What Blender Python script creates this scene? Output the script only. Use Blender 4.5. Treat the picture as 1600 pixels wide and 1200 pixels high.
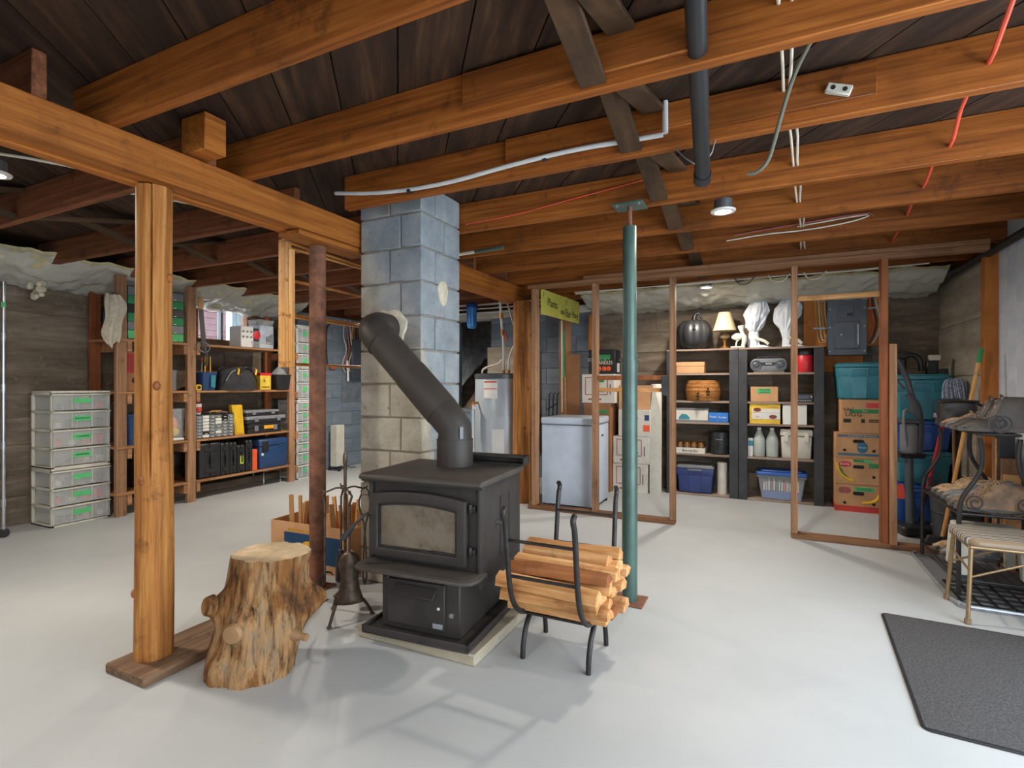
import bpy, bmesh, math, random
from mathutils import Vector, Matrix, Euler
random.seed(7)
R = math.radians; PI = math.pi
SC = bpy.context.scene
for o in list(bpy.data.objects): bpy.data.objects.remove(o)
COL = SC.collection

# ------------------------------------------------------------------ camera
cam_d = bpy.data.cameras.new('camera'); cam_d.lens = 18.45; cam_d.sensor_width = 36; cam_d.clip_start = 0.02
cam = bpy.data.objects.new('camera', cam_d); COL.objects.link(cam)
cam.location = (0, 0, 1.2); cam.rotation_euler = (R(90), 0, R(25.72))
SC.camera = cam
# ------------------------------------------------------------------ world, exposure
W = bpy.data.worlds.new('world'); SC.world = W; W.use_nodes = True
W.node_tree.nodes['Background'].inputs[0].default_value = (0.80, 0.90, 1.0, 1)
W.node_tree.nodes['Background'].inputs[1].default_value = 4.2
vs = SC.view_settings
vs.view_transform = 'Standard'; vs.look = 'None'; vs.gamma = 1.0; vs.use_curve_mapping = False
vs.exposure = 0.72
PUCK_W = 20.0

# ------------------------------------------------------------------ helpers
def lin(c):
    return tuple(((x/255/12.92) if x/255 <= .04045 else ((x/255+.055)/1.055)**2.4) for x in c) + (1,)

LAST = [None]
class MB:
    def __init__(s): s.v = []; s.f = []
    def add(s, vs_, fs_):
        n = len(s.v); s.v += [tuple(p) for p in vs_]; s.f += [tuple(i+n for i in f) for f in fs_]; return s
    def box(s, x0, x1, y0, y1, z0, z1):
        return s.add([(x0,y0,z0),(x1,y0,z0),(x1,y1,z0),(x0,y1,z0),(x0,y0,z1),(x1,y0,z1),(x1,y1,z1),(x0,y1,z1)],
                     [(0,3,2,1),(4,5,6,7),(0,1,5,4),(1,2,6,5),(2,3,7,6),(3,0,4,7)])
    def taper(s, w0, d0, w1, d1, z0, z1, cx=0, cy=0):
        return s.add([(cx-w0/2,cy-d0/2,z0),(cx+w0/2,cy-d0/2,z0),(cx+w0/2,cy+d0/2,z0),(cx-w0/2,cy+d0/2,z0),
                      (cx-w1/2,cy-d1/2,z1),(cx+w1/2,cy-d1/2,z1),(cx+w1/2,cy+d1/2,z1),(cx-w1/2,cy+d1/2,z1)],
                     [(0,3,2,1),(4,5,6,7),(0,1,5,4),(1,2,6,5),(2,3,7,6),(3,0,4,7)])
    def bar(s, p0, p1, w, h, up=(0,0,1)):
        p0 = Vector(p0); p1 = Vector(p1); d = (p1-p0).normalized(); u = Vector(up)
        r = d.cross(u)
        if r.length < 1e-4: r = d.cross(Vector((1,0,0)))
        r.normalize(); u = r.cross(d).normalized()
        vs_ = []
        for p in (p0, p1):
            for a, b in ((-1,-1),(1,-1),(1,1),(-1,1)): vs_.append(p + r*(a*w/2) + u*(b*h/2))
        return s.add(vs_, [(3,2,1,0),(4,5,6,7),(0,1,5,4),(1,2,6,5),(2,3,7,6),(3,0,4,7)])
    def tube(s, pts, r, n=8, caps=True, smooth=0):
        P = [Vector(p) for p in pts]
        for _ in range(smooth):
            Q = [P[0]]
            for a, b in zip(P, P[1:]): Q += [a*.75+b*.25, a*.25+b*.75]
            Q.append(P[-1]); P = Q
        k = len(P); rs = r if isinstance(r, (list, tuple)) else [r]*k
        if len(rs) != k: rs = [rs[min(len(rs)-1, int(i*len(rs)/k))] for i in range(k)]
        t = [(P[min(i+1,k-1)]-P[max(i-1,0)]).normalized() for i in range(k)]
        u = Vector((0,0,1)) if abs(t[0].z) < .9 else Vector((1,0,0))
        u = (u - t[0]*u.dot(t[0])).normalized(); vs_ = []
        for i in range(k):
            u = (u - t[i]*u.dot(t[i])).normalized(); w = t[i].cross(u)
            for j in range(n):
                a = 2*PI*j/n; vs_.append(P[i] + (u*math.cos(a)+w*math.sin(a))*rs[i])
        fs_ = [(i*n+j, i*n+(j+1)%n, (i+1)*n+(j+1)%n, (i+1)*n+j) for i in range(k-1) for j in range(n)]
        if caps: fs_ += [tuple(range(n-1,-1,-1)), tuple((k-1)*n+j for j in range(n))]
        return s.add(vs_, fs_)
    def cyl(s, p0, p1, r0, r1=None, n=20, caps=True): return s.tube([p0, p1], [r0, r0 if r1 is None else r1], n, caps)
    def lathe(s, prof, n=24, c=(0,0,0), caps=True, fn=None):
        vs_ = []; k = len(prof)
        for r, z in prof:
            for j in range(n):
                a = 2*PI*j/n; rr = r*(fn(a, z) if fn else 1)
                vs_.append((c[0]+rr*math.cos(a), c[1]+rr*math.sin(a), c[2]+z))
        fs_ = [(i*n+j, i*n+(j+1)%n, (i+1)*n+(j+1)%n, (i+1)*n+j) for i in range(k-1) for j in range(n)]
        if caps: fs_ += [tuple(range(n-1,-1,-1)), tuple((k-1)*n+j for j in range(n))]
        return s.add(vs_, fs_)
    def prism(s, poly, a0, a1, axis='Y'):
        n = len(poly); vs_ = []
        for a in (a0, a1):
            for p, q in poly:
                vs_.append((p,a,q) if axis == 'Y' else (a,p,q) if axis == 'X' else (p,q,a))
        return s.add(vs_, [tuple(range(n)), tuple(range(2*n-1,n-1,-1))] + [(i,n+i,n+(i+1)%n,(i+1)%n) for i in range(n)])
    def rbox(s, x0, x1, y0, y1, z0, z1, r, axis='Z', n=4):
        """box with the four edges along one axis rounded"""
        if axis == 'Z': a0,a1,b0,b1,c0,c1 = x0,x1,y0,y1,z0,z1
        elif axis == 'Y': a0,a1,b0,b1,c0,c1 = x0,x1,z0,z1,y0,y1
        else: a0,a1,b0,b1,c0,c1 = y0,y1,z0,z1,x0,x1
        poly = []
        for cx, cy, st in ((a1-r,b1-r,0),(a0+r,b1-r,90),(a0+r,b0+r,180),(a1-r,b0+r,270)):
            for k in range(n+1):
                a = R(st+90*k/n); poly.append((cx+r*math.cos(a), cy+r*math.sin(a)))
        return s.prism(poly, c0, c1, axis)
    def grid(s, fn, nu, nv, close=False):
        vs_ = [fn(i/nu, j/nv) for i in range(nu+1) for j in range(nv+1)]
        return s.add(vs_, [(i*(nv+1)+j, (i+1)*(nv+1)+j, (i+1)*(nv+1)+j+1, i*(nv+1)+j+1) for i in range(nu) for j in range(nv)])
    def ball(s, c, r, n=12, m=8):
        rx, ry, rz = r if isinstance(r, (tuple, list)) else (r, r, r)
        vs_ = [(c[0], c[1], c[2]-rz)]
        for i in range(1, m):
            t = PI*i/m
            for j in range(n):
                a = 2*PI*j/n; vs_.append((c[0]+rx*math.sin(t)*math.cos(a), c[1]+ry*math.sin(t)*math.sin(a), c[2]-rz*math.cos(t)))
        vs_.append((c[0], c[1], c[2]+rz)); L = len(vs_)-1
        fs_ = [(0, 1+(j+1)%n, 1+j) for j in range(n)]
        fs_ += [(1+i*n+j, 1+i*n+(j+1)%n, 1+(i+1)*n+(j+1)%n, 1+(i+1)*n+j) for i in range(m-2) for j in range(n)]
        fs_ += [(L, 1+(m-2)*n+j, 1+(m-2)*n+(j+1)%n) for j in range(n)]
        return s.add(vs_, fs_)
    def mesh(s, name, m, bevel=0, smooth=40, seg=1):
        me = bpy.data.meshes.new(name); me.from_pydata([tuple(p) for p in s.v], [], s.f)
        bm = bmesh.new(); bm.from_mesh(me); bmesh.ops.recalc_face_normals(bm, faces=bm.faces)
        if bevel:
            ed = [e for e in bm.edges if len(e.link_faces) == 2 and e.calc_face_angle(0) > .6]
            if ed: bmesh.ops.bevel(bm, geom=ed, offset=bevel, segments=seg, affect='EDGES', profile=.5, clamp_overlap=True)
        bm.to_mesh(me); bm.free()
        if m is not None: me.materials.append(m)
        if smooth:
            for p in me.polygons: p.use_smooth = True
            me.set_sharp_from_angle(angle=R(smooth))
        return me
    def build(s, name, m, parent=None, bevel=0, smooth=40, loc=(0,0,0), rz=0, seg=1):
        o = bpy.data.objects.new(name, s.mesh(name, m, bevel, smooth, seg)); COL.objects.link(o)
        o.parent = parent; o.location = loc; o.rotation_euler = (0,0,rz); LAST[0] = o
        return o

def tag(o, label=None, cat=None, group=None, kind=None):
    if label: o['label'] = label
    if cat: o['category'] = cat
    if group: o['group'] = group
    if kind: o['kind'] = kind
    return o
def thing(name, label, cat, loc=(0,0,0), rz=0, group=None):
    o = bpy.data.objects.new(name, None); COL.objects.link(o); o.empty_display_size = .05
    o.location = loc; o.rotation_euler = (0,0,rz); return tag(o, label, cat, group)
def inst(name, me, parent=None, loc=(0,0,0), rot=(0,0,0), scale=(1,1,1)):
    o = bpy.data.objects.new(name, me); COL.objects.link(o); o.parent = parent
    o.location = loc; o.rotation_euler = rot; o.scale = scale; return o
def box(name, m, parent, x0, x1, y0, y1, z0, z1, bevel=.003):
    return MB().box(x0,x1,y0,y1,z0,z1).build(name, m, parent, bevel)
def text(parent, s, size, loc, m, face='-Y', width=None, rot=None, name='lettering'):
    cu = bpy.data.curves.new('t', 'FONT'); cu.body = s; cu.size = size; cu.extrude = .0008; cu.align_x = 'CENTER'; cu.align_y = 'CENTER'
    cu.resolution_u = 2
    ob = bpy.data.objects.new('t', cu); me = bpy.data.meshes.new_from_object(ob); bpy.data.objects.remove(ob); me.name = name
    if width and len(me.vertices):
        xs = [v.co.x for v in me.vertices]; k = width/max(1e-5, max(xs)-min(xs))
        for v in me.vertices: v.co.x *= k
    me.materials.clear(); me.materials.append(m)
    if rot is None: rot = (R(90),0,0) if face == '-Y' else (R(90),0,R(90)) if face == '+X' else (R(90),0,R(-90)) if face == '-X' else (0,0,0)
    return inst(name, me, parent, loc, rot)
def hash_(*a):
    x = math.sin(sum(v*k for v, k in zip(a, (127.1, 311.7, 74.7, 53.3))))*43758.5453
    return x - math.floor(x)
def vn(x, y=0, z=0):
    from mathutils import noise
    return noise.noise(Vector((x, y, z)))

# ------------------------------------------------------------------ materials
MATS = {}
def _new(name):
    m = bpy.data.materials.new(name); m.use_nodes = True; nt = m.node_tree
    return m, nt, nt.nodes['Principled BSDF']
def _coords(nt, scale, rnd=True):
    N = nt.nodes; L = nt.links
    tc = N.new('ShaderNodeTexCoord'); mp = N.new('ShaderNodeMapping'); mp.inputs['Scale'].default_value = scale
    L.new(tc.outputs['Object'], mp.inputs['Vector'])
    if rnd:
        oi = N.new('ShaderNodeObjectInfo'); mu = N.new('ShaderNodeMath'); mu.operation = 'MULTIPLY'; mu.inputs[1].default_value = 37.0
        L.new(oi.outputs['Random'], mu.inputs[0]); cb = N.new('ShaderNodeCombineXYZ')
        for i in range(3): L.new(mu.outputs[0], cb.inputs[i])
        L.new(cb.outputs[0], mp.inputs['Location'])
    return mp.outputs[0]
def _noise(nt, vec, scale, detail=5, rough=.6, dist=0):
    n = nt.nodes.new('ShaderNodeTexNoise'); n.inputs['Scale'].default_value = scale; n.inputs['Detail'].default_value = detail
    n.inputs['Roughness'].default_value = rough; n.inputs['Distortion'].default_value = dist
    nt.links.new(vec, n.inputs['Vector']); return n.outputs['Fac']
def _ramp(nt, fac, stops):
    r = nt.nodes.new('ShaderNodeValToRGB'); e = r.color_ramp.elements
    while len(e) < len(stops): e.new(.5)
    for k, (p, c) in enumerate(stops): e[k].position = p; e[k].color = lin(c)
    nt.links.new(fac, r.inputs[0]); return r.outputs[0]
def _mix(nt, fac, a, b, mode='MIX'):
    n = nt.nodes.new('ShaderNodeMix'); n.data_type = 'RGBA'; n.blend_type = mode
    if isinstance(fac, float): n.inputs[0].default_value = fac
    else: nt.links.new(fac, n.inputs[0])
    for s_, i in ((a,6),(b,7)):
        if isinstance(s_, tuple): n.inputs[i].default_value = lin(s_)
        else: nt.links.new(s_, n.inputs[i])
    return n.outputs[2]
def _bump(nt, b, h, strength, dist=.01):
    n = nt.nodes.new('ShaderNodeBump'); n.inputs['Strength'].default_value = strength; n.inputs['Distance'].default_value = dist
    nt.links.new(h, n.inputs['Height']); nt.links.new(n.outputs[0], b.inputs['Normal'])
def plain(name, c, rough=.5, metal=0, var=.12, scale=9, bump=0, spec=.5):
    if name in MATS: return MATS[name]
    m, nt, b = _new(name); v = _coords(nt, (1,1,1)); f = _noise(nt, v, scale, 6)
    d = tuple(x*(1-var) for x in c); l = tuple(min(255, x*(1+var)) for x in c)
    nt.links.new(_ramp(nt, f, [(.3, d), (.7, l)]), b.inputs['Base Color'])
    b.inputs['Roughness'].default_value = rough; b.inputs['Metallic'].default_value = metal
    b.inputs['Specular IOR Level'].default_value = spec
    if bump: _bump(nt, b, f, bump)
    MATS[name] = m; return m
def wood(name, dark, mid, light, axis='X', rough=.65, stretch=26, scale=1.6, bump=.25, knots=True):
    if name in MATS: return MATS[name]
    m, nt, b = _new(name); s = [stretch]*3; s['XYZ'.index(axis)] = 1.0
    v = _coords(nt, tuple(s)); f = _noise(nt, v, scale, 8, .65, .4)
    col = _ramp(nt, f, [(.25, dark), (.5, mid), (.78, light)])
    v2 = _coords(nt, (1,1,1)); g = _noise(nt, v2, 2.2, 4)
    col = _mix(nt, _rampf(nt, g, .55, .95), col, tuple(x*.7 for x in dark))
    g2 = _noise(nt, v2, 7.0, 5, .7); col = _mix(nt, _rampf(nt, g2, .58, .80), col, tuple(x*.75 for x in dark))
    oi = nt.nodes.new('ShaderNodeObjectInfo'); hs = nt.nodes.new('ShaderNodeHueSaturation'); mr = nt.nodes.new('ShaderNodeMapRange'); mr.inputs[3].default_value = .82; mr.inputs[4].default_value = 1.14
    nt.links.new(oi.outputs['Random'], mr.inputs[0]); nt.links.new(mr.outputs[0], hs.inputs['Value']); nt.links.new(col, hs.inputs['Color']); col = hs.outputs[0]
    nt.links.new(col, b.inputs['Base Color']); b.inputs['Roughness'].default_value = rough
    b.inputs['Specular IOR Level'].default_value = .3
    _bump(nt, b, f, bump, .004); MATS[name] = m; return m
def _rampf(nt, fac, a, b_):
    n = nt.nodes.new('ShaderNodeMapRange'); n.inputs[1].default_value = a; n.inputs[2].default_value = b_
    nt.links.new(fac, n.inputs[0]); return n.outputs[0]
def emis(name, c, s):
    if name in MATS: return MATS[name]
    m, nt, b = _new(name); b.inputs['Base Color'].default_value = lin(c)
    b.inputs['Emission Color'].default_value = lin(c); b.inputs['Emission Strength'].default_value = s
    MATS[name] = m; return m
def clear(name, c, rough=.25, alpha=.35):
    """thin clear or frosted plastic / glass: part transparent sheet"""
    if name in MATS: return MATS[name]
    m, nt, b = _new(name); b.inputs['Base Color'].default_value = lin(c); b.inputs['Roughness'].default_value = rough
    b.inputs['Alpha'].default_value = alpha; MATS[name] = m; return m
def concrete(name, a, b_, c, sc=1.3, stain=(120,80,45), rough=.9):
    if name in MATS: return MATS[name]
    m, nt, b = _new(name)
    v = _coords(nt, (.35,.35,2.2)); f = _noise(nt, v, sc*2.2, 9, .68)
    col = _ramp(nt, f, [(.3, a), (.5, b_), (.72, c)])
    v2 = _coords(nt, (1,1,1)); g = _noise(nt, v2, 1.1, 5); col = _mix(nt, _rampf(nt, g, .52, .78), col, stain)
    h = _noise(nt, v2, 16, 8, .7); col = _mix(nt, _rampf(nt, h, .58, .8), col, c)
    nt.links.new(col, b.inputs['Base Color']); b.inputs['Roughness'].default_value = rough
    b.inputs['Specular IOR Level'].default_value = .2
    _bump(nt, b, h, .35, .006); MATS[name] = m; return m

M_JOIST = wood('joist fir', (84,42,12), (144,80,26), (182,112,48), 'X')
M_BEAM = wood('beam fir', (112,60,16), (168,98,34), (200,130,58), 'Y')
M_DARKBEAM = wood('left joist fir', (84,46,28), (128,76,48), (160,106,72), 'X')
M_PLANK = wood('subfloor plank', (30,20,14), (58,40,28), (96,68,46), 'X', rough=.8, stretch=10)
M_BRIDGE = wood('bridging', (48,35,24), (76,55,37), (100,74,50), 'Y', stretch=8)
M_STUD = wood('stud spruce', (118,82,56), (162,120,88), (192,150,114), 'Z')
M_STUDX = wood('stud plate', (92,58,38), (132,92,62), (160,118,86), 'X')
M_REDSTUD = wood('stud fir red', (110,58,30), (158,92,54), (184,120,76), 'Z')
M_SHELFX = wood('shelf pine', (124,82,52), (168,120,80), (200,154,112), 'Y')
M_LOG = wood('peeled log', (92,50,22), (176,114,54), (222,168,96), 'Z', stretch=20, scale=1.9, bump=.6)
M_BARK = wood('stump bark', (66,44,28), (160,120,78), (214,178,130), 'Z', stretch=4.5, scale=5.0, bump=1.0)
def _stump_mat():
    m, nt, b = _new('weathered stump wood'); v = _coords(nt, (1,1,.45), False); p = _noise(nt, v, 7.5, 5, .6, .6)
    col = _ramp(nt, p, [(.30,(80,56,36)), (.42,(134,90,48)), (.54,(170,132,90)), (.66,(138,120,98)), (.78,(94,76,56))])
    v2 = _coords(nt, (9,9,1.2), False); f = _noise(nt, v2, 4.5, 8, .7, .5)
    col = _mix(nt, _rampf(nt, f, .52, .34), col, (52,34,22)); nt.links.new(col, b.inputs['Base Color'])
    b.inputs['Roughness'].default_value = .85; b.inputs['Specular IOR Level'].default_value = .25; _bump(nt, b, f, 1.0, .008); return m
M_STUMP = _stump_mat()
M_STUMPTOP = plain('cut wood face', (206,182,146), .8, var=.12, scale=14, bump=.1)
M_SPLIT = wood('split firewood', (150,92,48), (206,152,96), (236,196,146), 'X', stretch=12, scale=2.4, bump=.5)
M_SPLITB = wood('split firewood bark side', (104,56,30), (150,90,50), (190,130,80), 'X', stretch=8, bump=.6)
M_RACKWOOD = wood('drying rack pine', (186,124,62), (222,164,98), (240,192,130), 'Z', rough=.45)
M_RACKROD = wood('drying rack rod', (176,108,44), (214,146,74), (236,178,104), 'Y', rough=.45)
M_RUST = plain('rusty steel', (116,76,56), .8, .0, .3, 14, .3)
M_GREENPOLE = plain('green painted steel', (76,100,92), .35, .25, .12, 6)
M_STOVE = plain('stove black paint', (54,50,47), .55, .1, .12, 12, .04)
M_STOVETOP = plain('stove top plate', (70,64,59), .6, .1, .12, 9)
M_PIPE = plain('stovepipe matte', (62,56,51), .55, .1, .1, 4)
M_BLACK = plain('black plastic', (36,36,38), .45, 0, .12)
M_BLACKM = plain('black iron', (52,50,49), .45, .5, .2, 20)
M_IRON = plain('forged iron', (92,78,66), .45, .6, .3, 24)
M_CHROME = plain('chrome', (190,192,198), .22, .9, .06)
M_STEEL = plain('galvanised steel', (150,152,154), .4, .7, .1)
M_WHITE = plain('white plastic', (226,224,218), .45, 0, .04)
M_CREAM = plain('cream plastic', (206,202,188), .5, 0, .05)
M_CARD = plain('cardboard', (200,152,108), .85, 0, .07, 5)
M_CARDD = plain('cardboard dark', (150,104,68), .85, 0, .08, 5)
M_BOXW = plain('white card', (214,208,196), .8, 0, .05, 5)
M_GREEN = plain('green label', (92,190,120), .7, 0, .06)
M_GREEND = plain('green print', (50,140,84), .7, 0, .1)
M_RED = plain('red plastic', (206,44,54), .4, 0, .06)
M_REDPRINT = plain('red print', (206,70,56), .7, 0, .06)
M_MAROON = plain('maroon print', (160,90,84), .7, 0, .06)
M_TEAL = plain('teal plastic', (58,134,150), .38, 0, .06)
M_BLUE = plain('blue plastic', (46,92,170), .4, 0, .06)
M_NAVY = plain('navy plastic', (36,66,108), .45, 0, .06)
M_NAVYTOTE = plain('navy tote', (48,64,118), .4, 0, .05)
M_YELLOW = plain('yellow plastic', (226,180,40), .45, 0, .06)
M_ORANGE = plain('orange plastic', (232,92,48), .5, 0, .05)
M_INK = plain('black ink', (34,30,28), .8, 0, .05)
M_GREYP = plain('grey plastic', (120,122,126), .45, 0, .06)
M_PANEL = plain('panel grey paint', (78,82,88), .4, .2, .06)
M_BLKWOOD = plain('black painted wood', (54,55,58), .6, 0, .22, 6, .1)
M_EDGE = wood('raw shelf edge', (110,92,80), (150,130,116), (178,160,146), 'X')
M_OSB = wood('plywood orange', (150,84,30), (190,116,50), (210,140,70), 'Z', stretch=4)
M_ROMEX = plain('white cable', (214,206,188), .5, 0, .06)
M_OCABLE = plain('orange cable', (224,88,62), .5, 0, .06)
M_GCABLE = plain('grey green cable', (98,98,82), .55, 0, .1)
M_PEX = plain('white pipe', (204,204,202), .4, 0, .04)
M_FABRIC = plain('beige cloth', (196,186,166), .95, 0, .1, 20, .2)
M_BAGPL = plain('white plastic bag', (214,218,224), .5, 0, .05, 8)
M_LEATHER = plain('dark leather', (74,68,62), .5, 0, .2, 14, .2)
M_LEATHERB = plain('brown leather', (122,98,76), .65, 0, .25, 18, .25)
M_TAN = plain('tan shoe cloth', (168,140,108), .85, 0, .25, 30, .2)
M_GREYSHOE = plain('grey shoe cloth', (122,122,124), .85, 0, .25, 30, .2)
M_SOLE = plain('grey rubber sole', (96,92,88), .8, 0, .15)
M_LACE = plain('laces', (58,50,44), .9, 0, .2)
M_LACER = plain('speckled laces', (176,140,130), .9, 0, .3, 60)
M_POLY = clear('vapour barrier film', (216,218,212), .22, .55)
M_INSUL = plain('yellow insulation', (186,178,142), .95, 0, .12, 9, .4)
M_FROST = clear('frosted drawer plastic', (222,226,224), .3, .30)
M_CLEARB = clear('clear plastic film', (220,224,226), .15, .3)
M_JUG = clear('translucent jug', (214,220,212), .3, .55)
M_WATER = plain('jug liquid', (186,196,188), .2, 0, .02)
M_GLASS = clear('window glass', (214,228,238), .08, .25)
M_WHEATER = plain('water heater enamel', (168,178,186), .3, .1, .03)
M_FREEZER = plain('freezer white enamel', (190,202,218), .3, 0, .03)
M_BRASS = plain('brass fitting', (170,120,60), .35, .8, .1)
M_SILVER = plain('silver plastic', (164,168,174), .35, .4, .05)
# ------------------------------------------------------------------ structure
def floor_mat():
    m, nt, b = _new('painted concrete floor'); v = _coords(nt, (1,1,1), False)
    f = _noise(nt, v, .9, 6, .6); col = _ramp(nt, f, [(.3,(172,175,175)), (.7,(188,190,189))])
    g = _noise(nt, v, 28, 6, .7); col = _mix(nt, _rampf(nt, g, .66, .74), col, (160,158,152))
    nt.links.new(col, b.inputs['Base Color'])
    r = _noise(nt, v, 2.5, 5); rr = nt.nodes.new('ShaderNodeMapRange'); rr.inputs[3].default_value = .42; rr.inputs[4].default_value = .65
    nt.links.new(r, rr.inputs[0]); nt.links.new(rr.outputs[0], b.inputs['Roughness'])
    _bump(nt, b, g, .05, .003); return m
M_FLOOR = floor_mat()
M_CONC = concrete('board formed concrete', (80,69,58), (118,105,90), (156,143,126), stain=(80,67,54))
M_CONCL = concrete('pale concrete', (128,118,102), (158,148,132), (188,178,162), stain=(120,108,92))
M_BLUEW = concrete('blue painted block', (104,114,124), (122,132,142), (142,150,158), stain=(112,122,132), rough=.75)
M_BLUEP = concrete('pale blue painted wall', (190,200,214), (208,216,226), (224,229,236), stain=(184,196,212), rough=.7)
M_EARTH = plain('crawl space earth', (130,112,94), .95, 0, .25, 6, .4)
M_DARKC = plain('crawl space dark wall', (110,104,98), .95, 0, .2)
XL, XR, YB, YF, ZC = -5.74, 1.5, 6.25, -2.6, 2.375

fl_ = box('floor', M_FLOOR, None, XL-.3, XR+1.0, YF-.2, YB+1.6, -.12, 0, 0); tag(fl_, kind='structure')

def form_wall(name, m, horiz, fixed, a0, a1, z0, z1, sgn, skip=None, bh=.215):
    """cast wall with the print of form boards: each board print is a slightly proud panel"""
    if horiz == 'Y': w = MB().box(fixed-.2*sgn if sgn > 0 else fixed, fixed if sgn > 0 else fixed-.2*sgn, a0, a1, z0, z1)
    else: w = MB().box(a0, a1, fixed, fixed+.2, z0, z1)
    w = w.build(name, m, None, 0); tag(w, kind='structure')
    z = z0; k = 0
    while z < z1-.03:
        h = min(bh*(.9+.25*hash_(k, fixed)), z1-z); a = a0 - hash_(k, 3.1)*1.2
        while a < a1:
            L = 1.5+1.2*hash_(k, a); b0 = max(a, a0); b1 = min(a+L-.004, a1); d = .002+.010*hash_(a, k)
            if b1-b0 > .05:
                if horiz == 'Y': xs = (fixed, fixed+d*sgn) if sgn > 0 else (fixed+d*sgn, fixed); bb = MB().box(xs[0], xs[1], b0, b1, z+.002, z+h-.002)
                else: bb = MB().box(b0, b1, fixed-d, fixed, z+.002, z+h-.002)
                bb.build('form_board', m, w, .0015)
            a += L
        z += h; k += 1
    return w
def blocks(w, m, horiz, fixed, a0, a1, z0, z1, sgn, bw=.4, bh=.2):
    """block courses standing proud of their recessed joints"""
    z = z0; k = 0
    while z < z1-.02:
        h = min(bh, z1-z); a = a0 - (bw/2 if k % 2 else 0)
        while a < a1-.01:
            b0 = max(a, a0)+.004; b1 = min(a+bw, a1)-.004
            if b1-b0 > .03:
                if horiz == 'Y': MB().box(min(fixed, fixed+.008*sgn), max(fixed, fixed+.008*sgn), b0, b1, z+.004, z+h-.004).build('block', m, w, .002)
                else: MB().box(b0, b1, fixed-.008, fixed, z+.004, z+h-.004).build('block', m, w, .002)
            a += bw
        z += h; k += 1

# left wall with the window opening (Y 3.80-4.42, z 1.70-2.10)
wl = form_wall('wall_left', M_CONC, 'Y', XL, YF, 3.3, 0, 2.15, 1)
wl2 = form_wall('wall_left_window_part', M_CONC, 'Y', XL, 3.3, 4.55, 0, 1.68, 1); wl2.name = 'wall_left'
wl3 = MB().box(XL-.2, XL, 4.55, 4.98, 0, 2.15).build('wall_left', M_CONC); tag(wl3, kind='structure')
foot = MB().box(XL, XL+.16, 2.75, 4.95, 0, .085).build('footing', M_CONC, wl2, .01)
# blue painted block stretch of the left wall
XBW = -5.52
wb = MB().box(XBW-.4, XBW, 4.98, YB+.2, 0, 2.15).build('wall_left', M_BLUEW, None, 0); tag(wb, kind='structure')
blocks(wb, M_BLUEW, 'Y', XBW, 4.98, YB, 0, 2.1, 1)
# back wall: block part with crawl space opening, then form boards
wk = MB().box(XBW, -3.9, YB, YB+.2, 0, 2.15).box(-3.9, -3.32, YB, YB+.2, 0, .86).box(-3.32, -1.92, YB, YB+.2, 0, 2.15).build('wall_back', M_BLUEW, None, 0)
tag(wk, kind='structure'); blocks(wk, M_BLUEW, 'X', YB, -3.32, -1.92, 0, 2.08, -1); blocks(wk, M_BLUEW, 'X', YB, -4.4, -3.9, 0, 2.08, -1); blocks(wk, M_BLUEW, 'X', YB, -3.9, -3.32, 0, .86, -1)
MB().box(-4.0, -1.9, YB-.09, YB+.2, 2.08, 2.17).build('sill_plate', M_CREAM, wk, .004)
MB().grid(lambda u, v: (-4.2+1.2*u, YB+.2+1.2*v, .86+.75*v+.06*vn(u*5, v*5)), 12, 12).build('earth_slope', M_EARTH, wk)
MB().box(-4.45, -2.95, YB+.1, YB+1.55, 2.24, 2.3).box(-4.4, -3.0, YB+1.5, YB+1.55, .8, 2.3).box(-4.45, -4.4, YB+.2, YB+1.55, .8, 2.3).box(-3.0, -2.95, YB+.2, YB+1.55, .8, 2.3).build('crawl_space_wall', M_DARKC, wk)
MB().box(-3.36, -2.6, YB-.035, YB-.02, 0.3, 1.69).build('panel_board', M_CONCL, wk, .002)
wk2 = form_wall('wall_back', M_CONC, 'X', YB, -1.92, XR+.1, 0, 2.15, 1)
# right wall: pale form boards at the back, blue painted boards towards the camera, then an open doorway out of frame
wr = form_wall('wall_right', M_CONCL, 'Y', XR, 4.9, YB, 0, 2.15, -1, bh=.42)
wr2 = MB().box(XR, XR+.2, 3.0, 4.9, 0, ZC).build('wall_right', M_BLUEP, None, 0); tag(wr2, kind='structure')
y = 3.0
while y < 4.86:
    MB().box(XR-.012, XR, y+.002, y+.138, 0, 2.15).build('wall_board', M_BLUEP, wr2, .003); y += .14
wr3 = MB().box(XR, XR+.2, YF, -.4, 0, ZC).box(XR, XR+.2, -.4, 3.0, 2.12, ZC).build('wall_right', M_BLUEP, None, 0); tag(wr3, kind='structure')
wf = MB().box(XL-.2, -1.5, YF-.2, YF, 0, ZC).box(-1.5, 1.2, YF-.2, YF, 0, .8).box(-1.5, 1.2, YF-.2, YF, 2.1, ZC).box(1.2, XR+.2, YF-.2, YF, 0, ZC).build('wall_front', M_BLUEP, None, 0); tag(wf, kind='structure')
wn2 = MB().box(-1.5,-1.44,YF-.14,YF-.04,.8,2.1).box(1.14,1.2,YF-.14,YF-.04,.8,2.1).box(-1.44,1.14,YF-.14,YF-.04,.8,.86).box(-1.44,1.14,YF-.14,YF-.04,2.04,2.1).box(-.18,-.12,YF-.14,YF-.04,.86,2.04).build('fill_window', M_WHITE, None, .003); tag(wn2, kind='structure')  # made-up window behind the camera, added to let in frontal fill light
for a, b_ in ((-1.44,-.18),(-.12,1.14)): MB().box(a, b_, YF-.095, YF-.09, .86, 2.04).build('pane', M_GLASS, wn2, 0)
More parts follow.
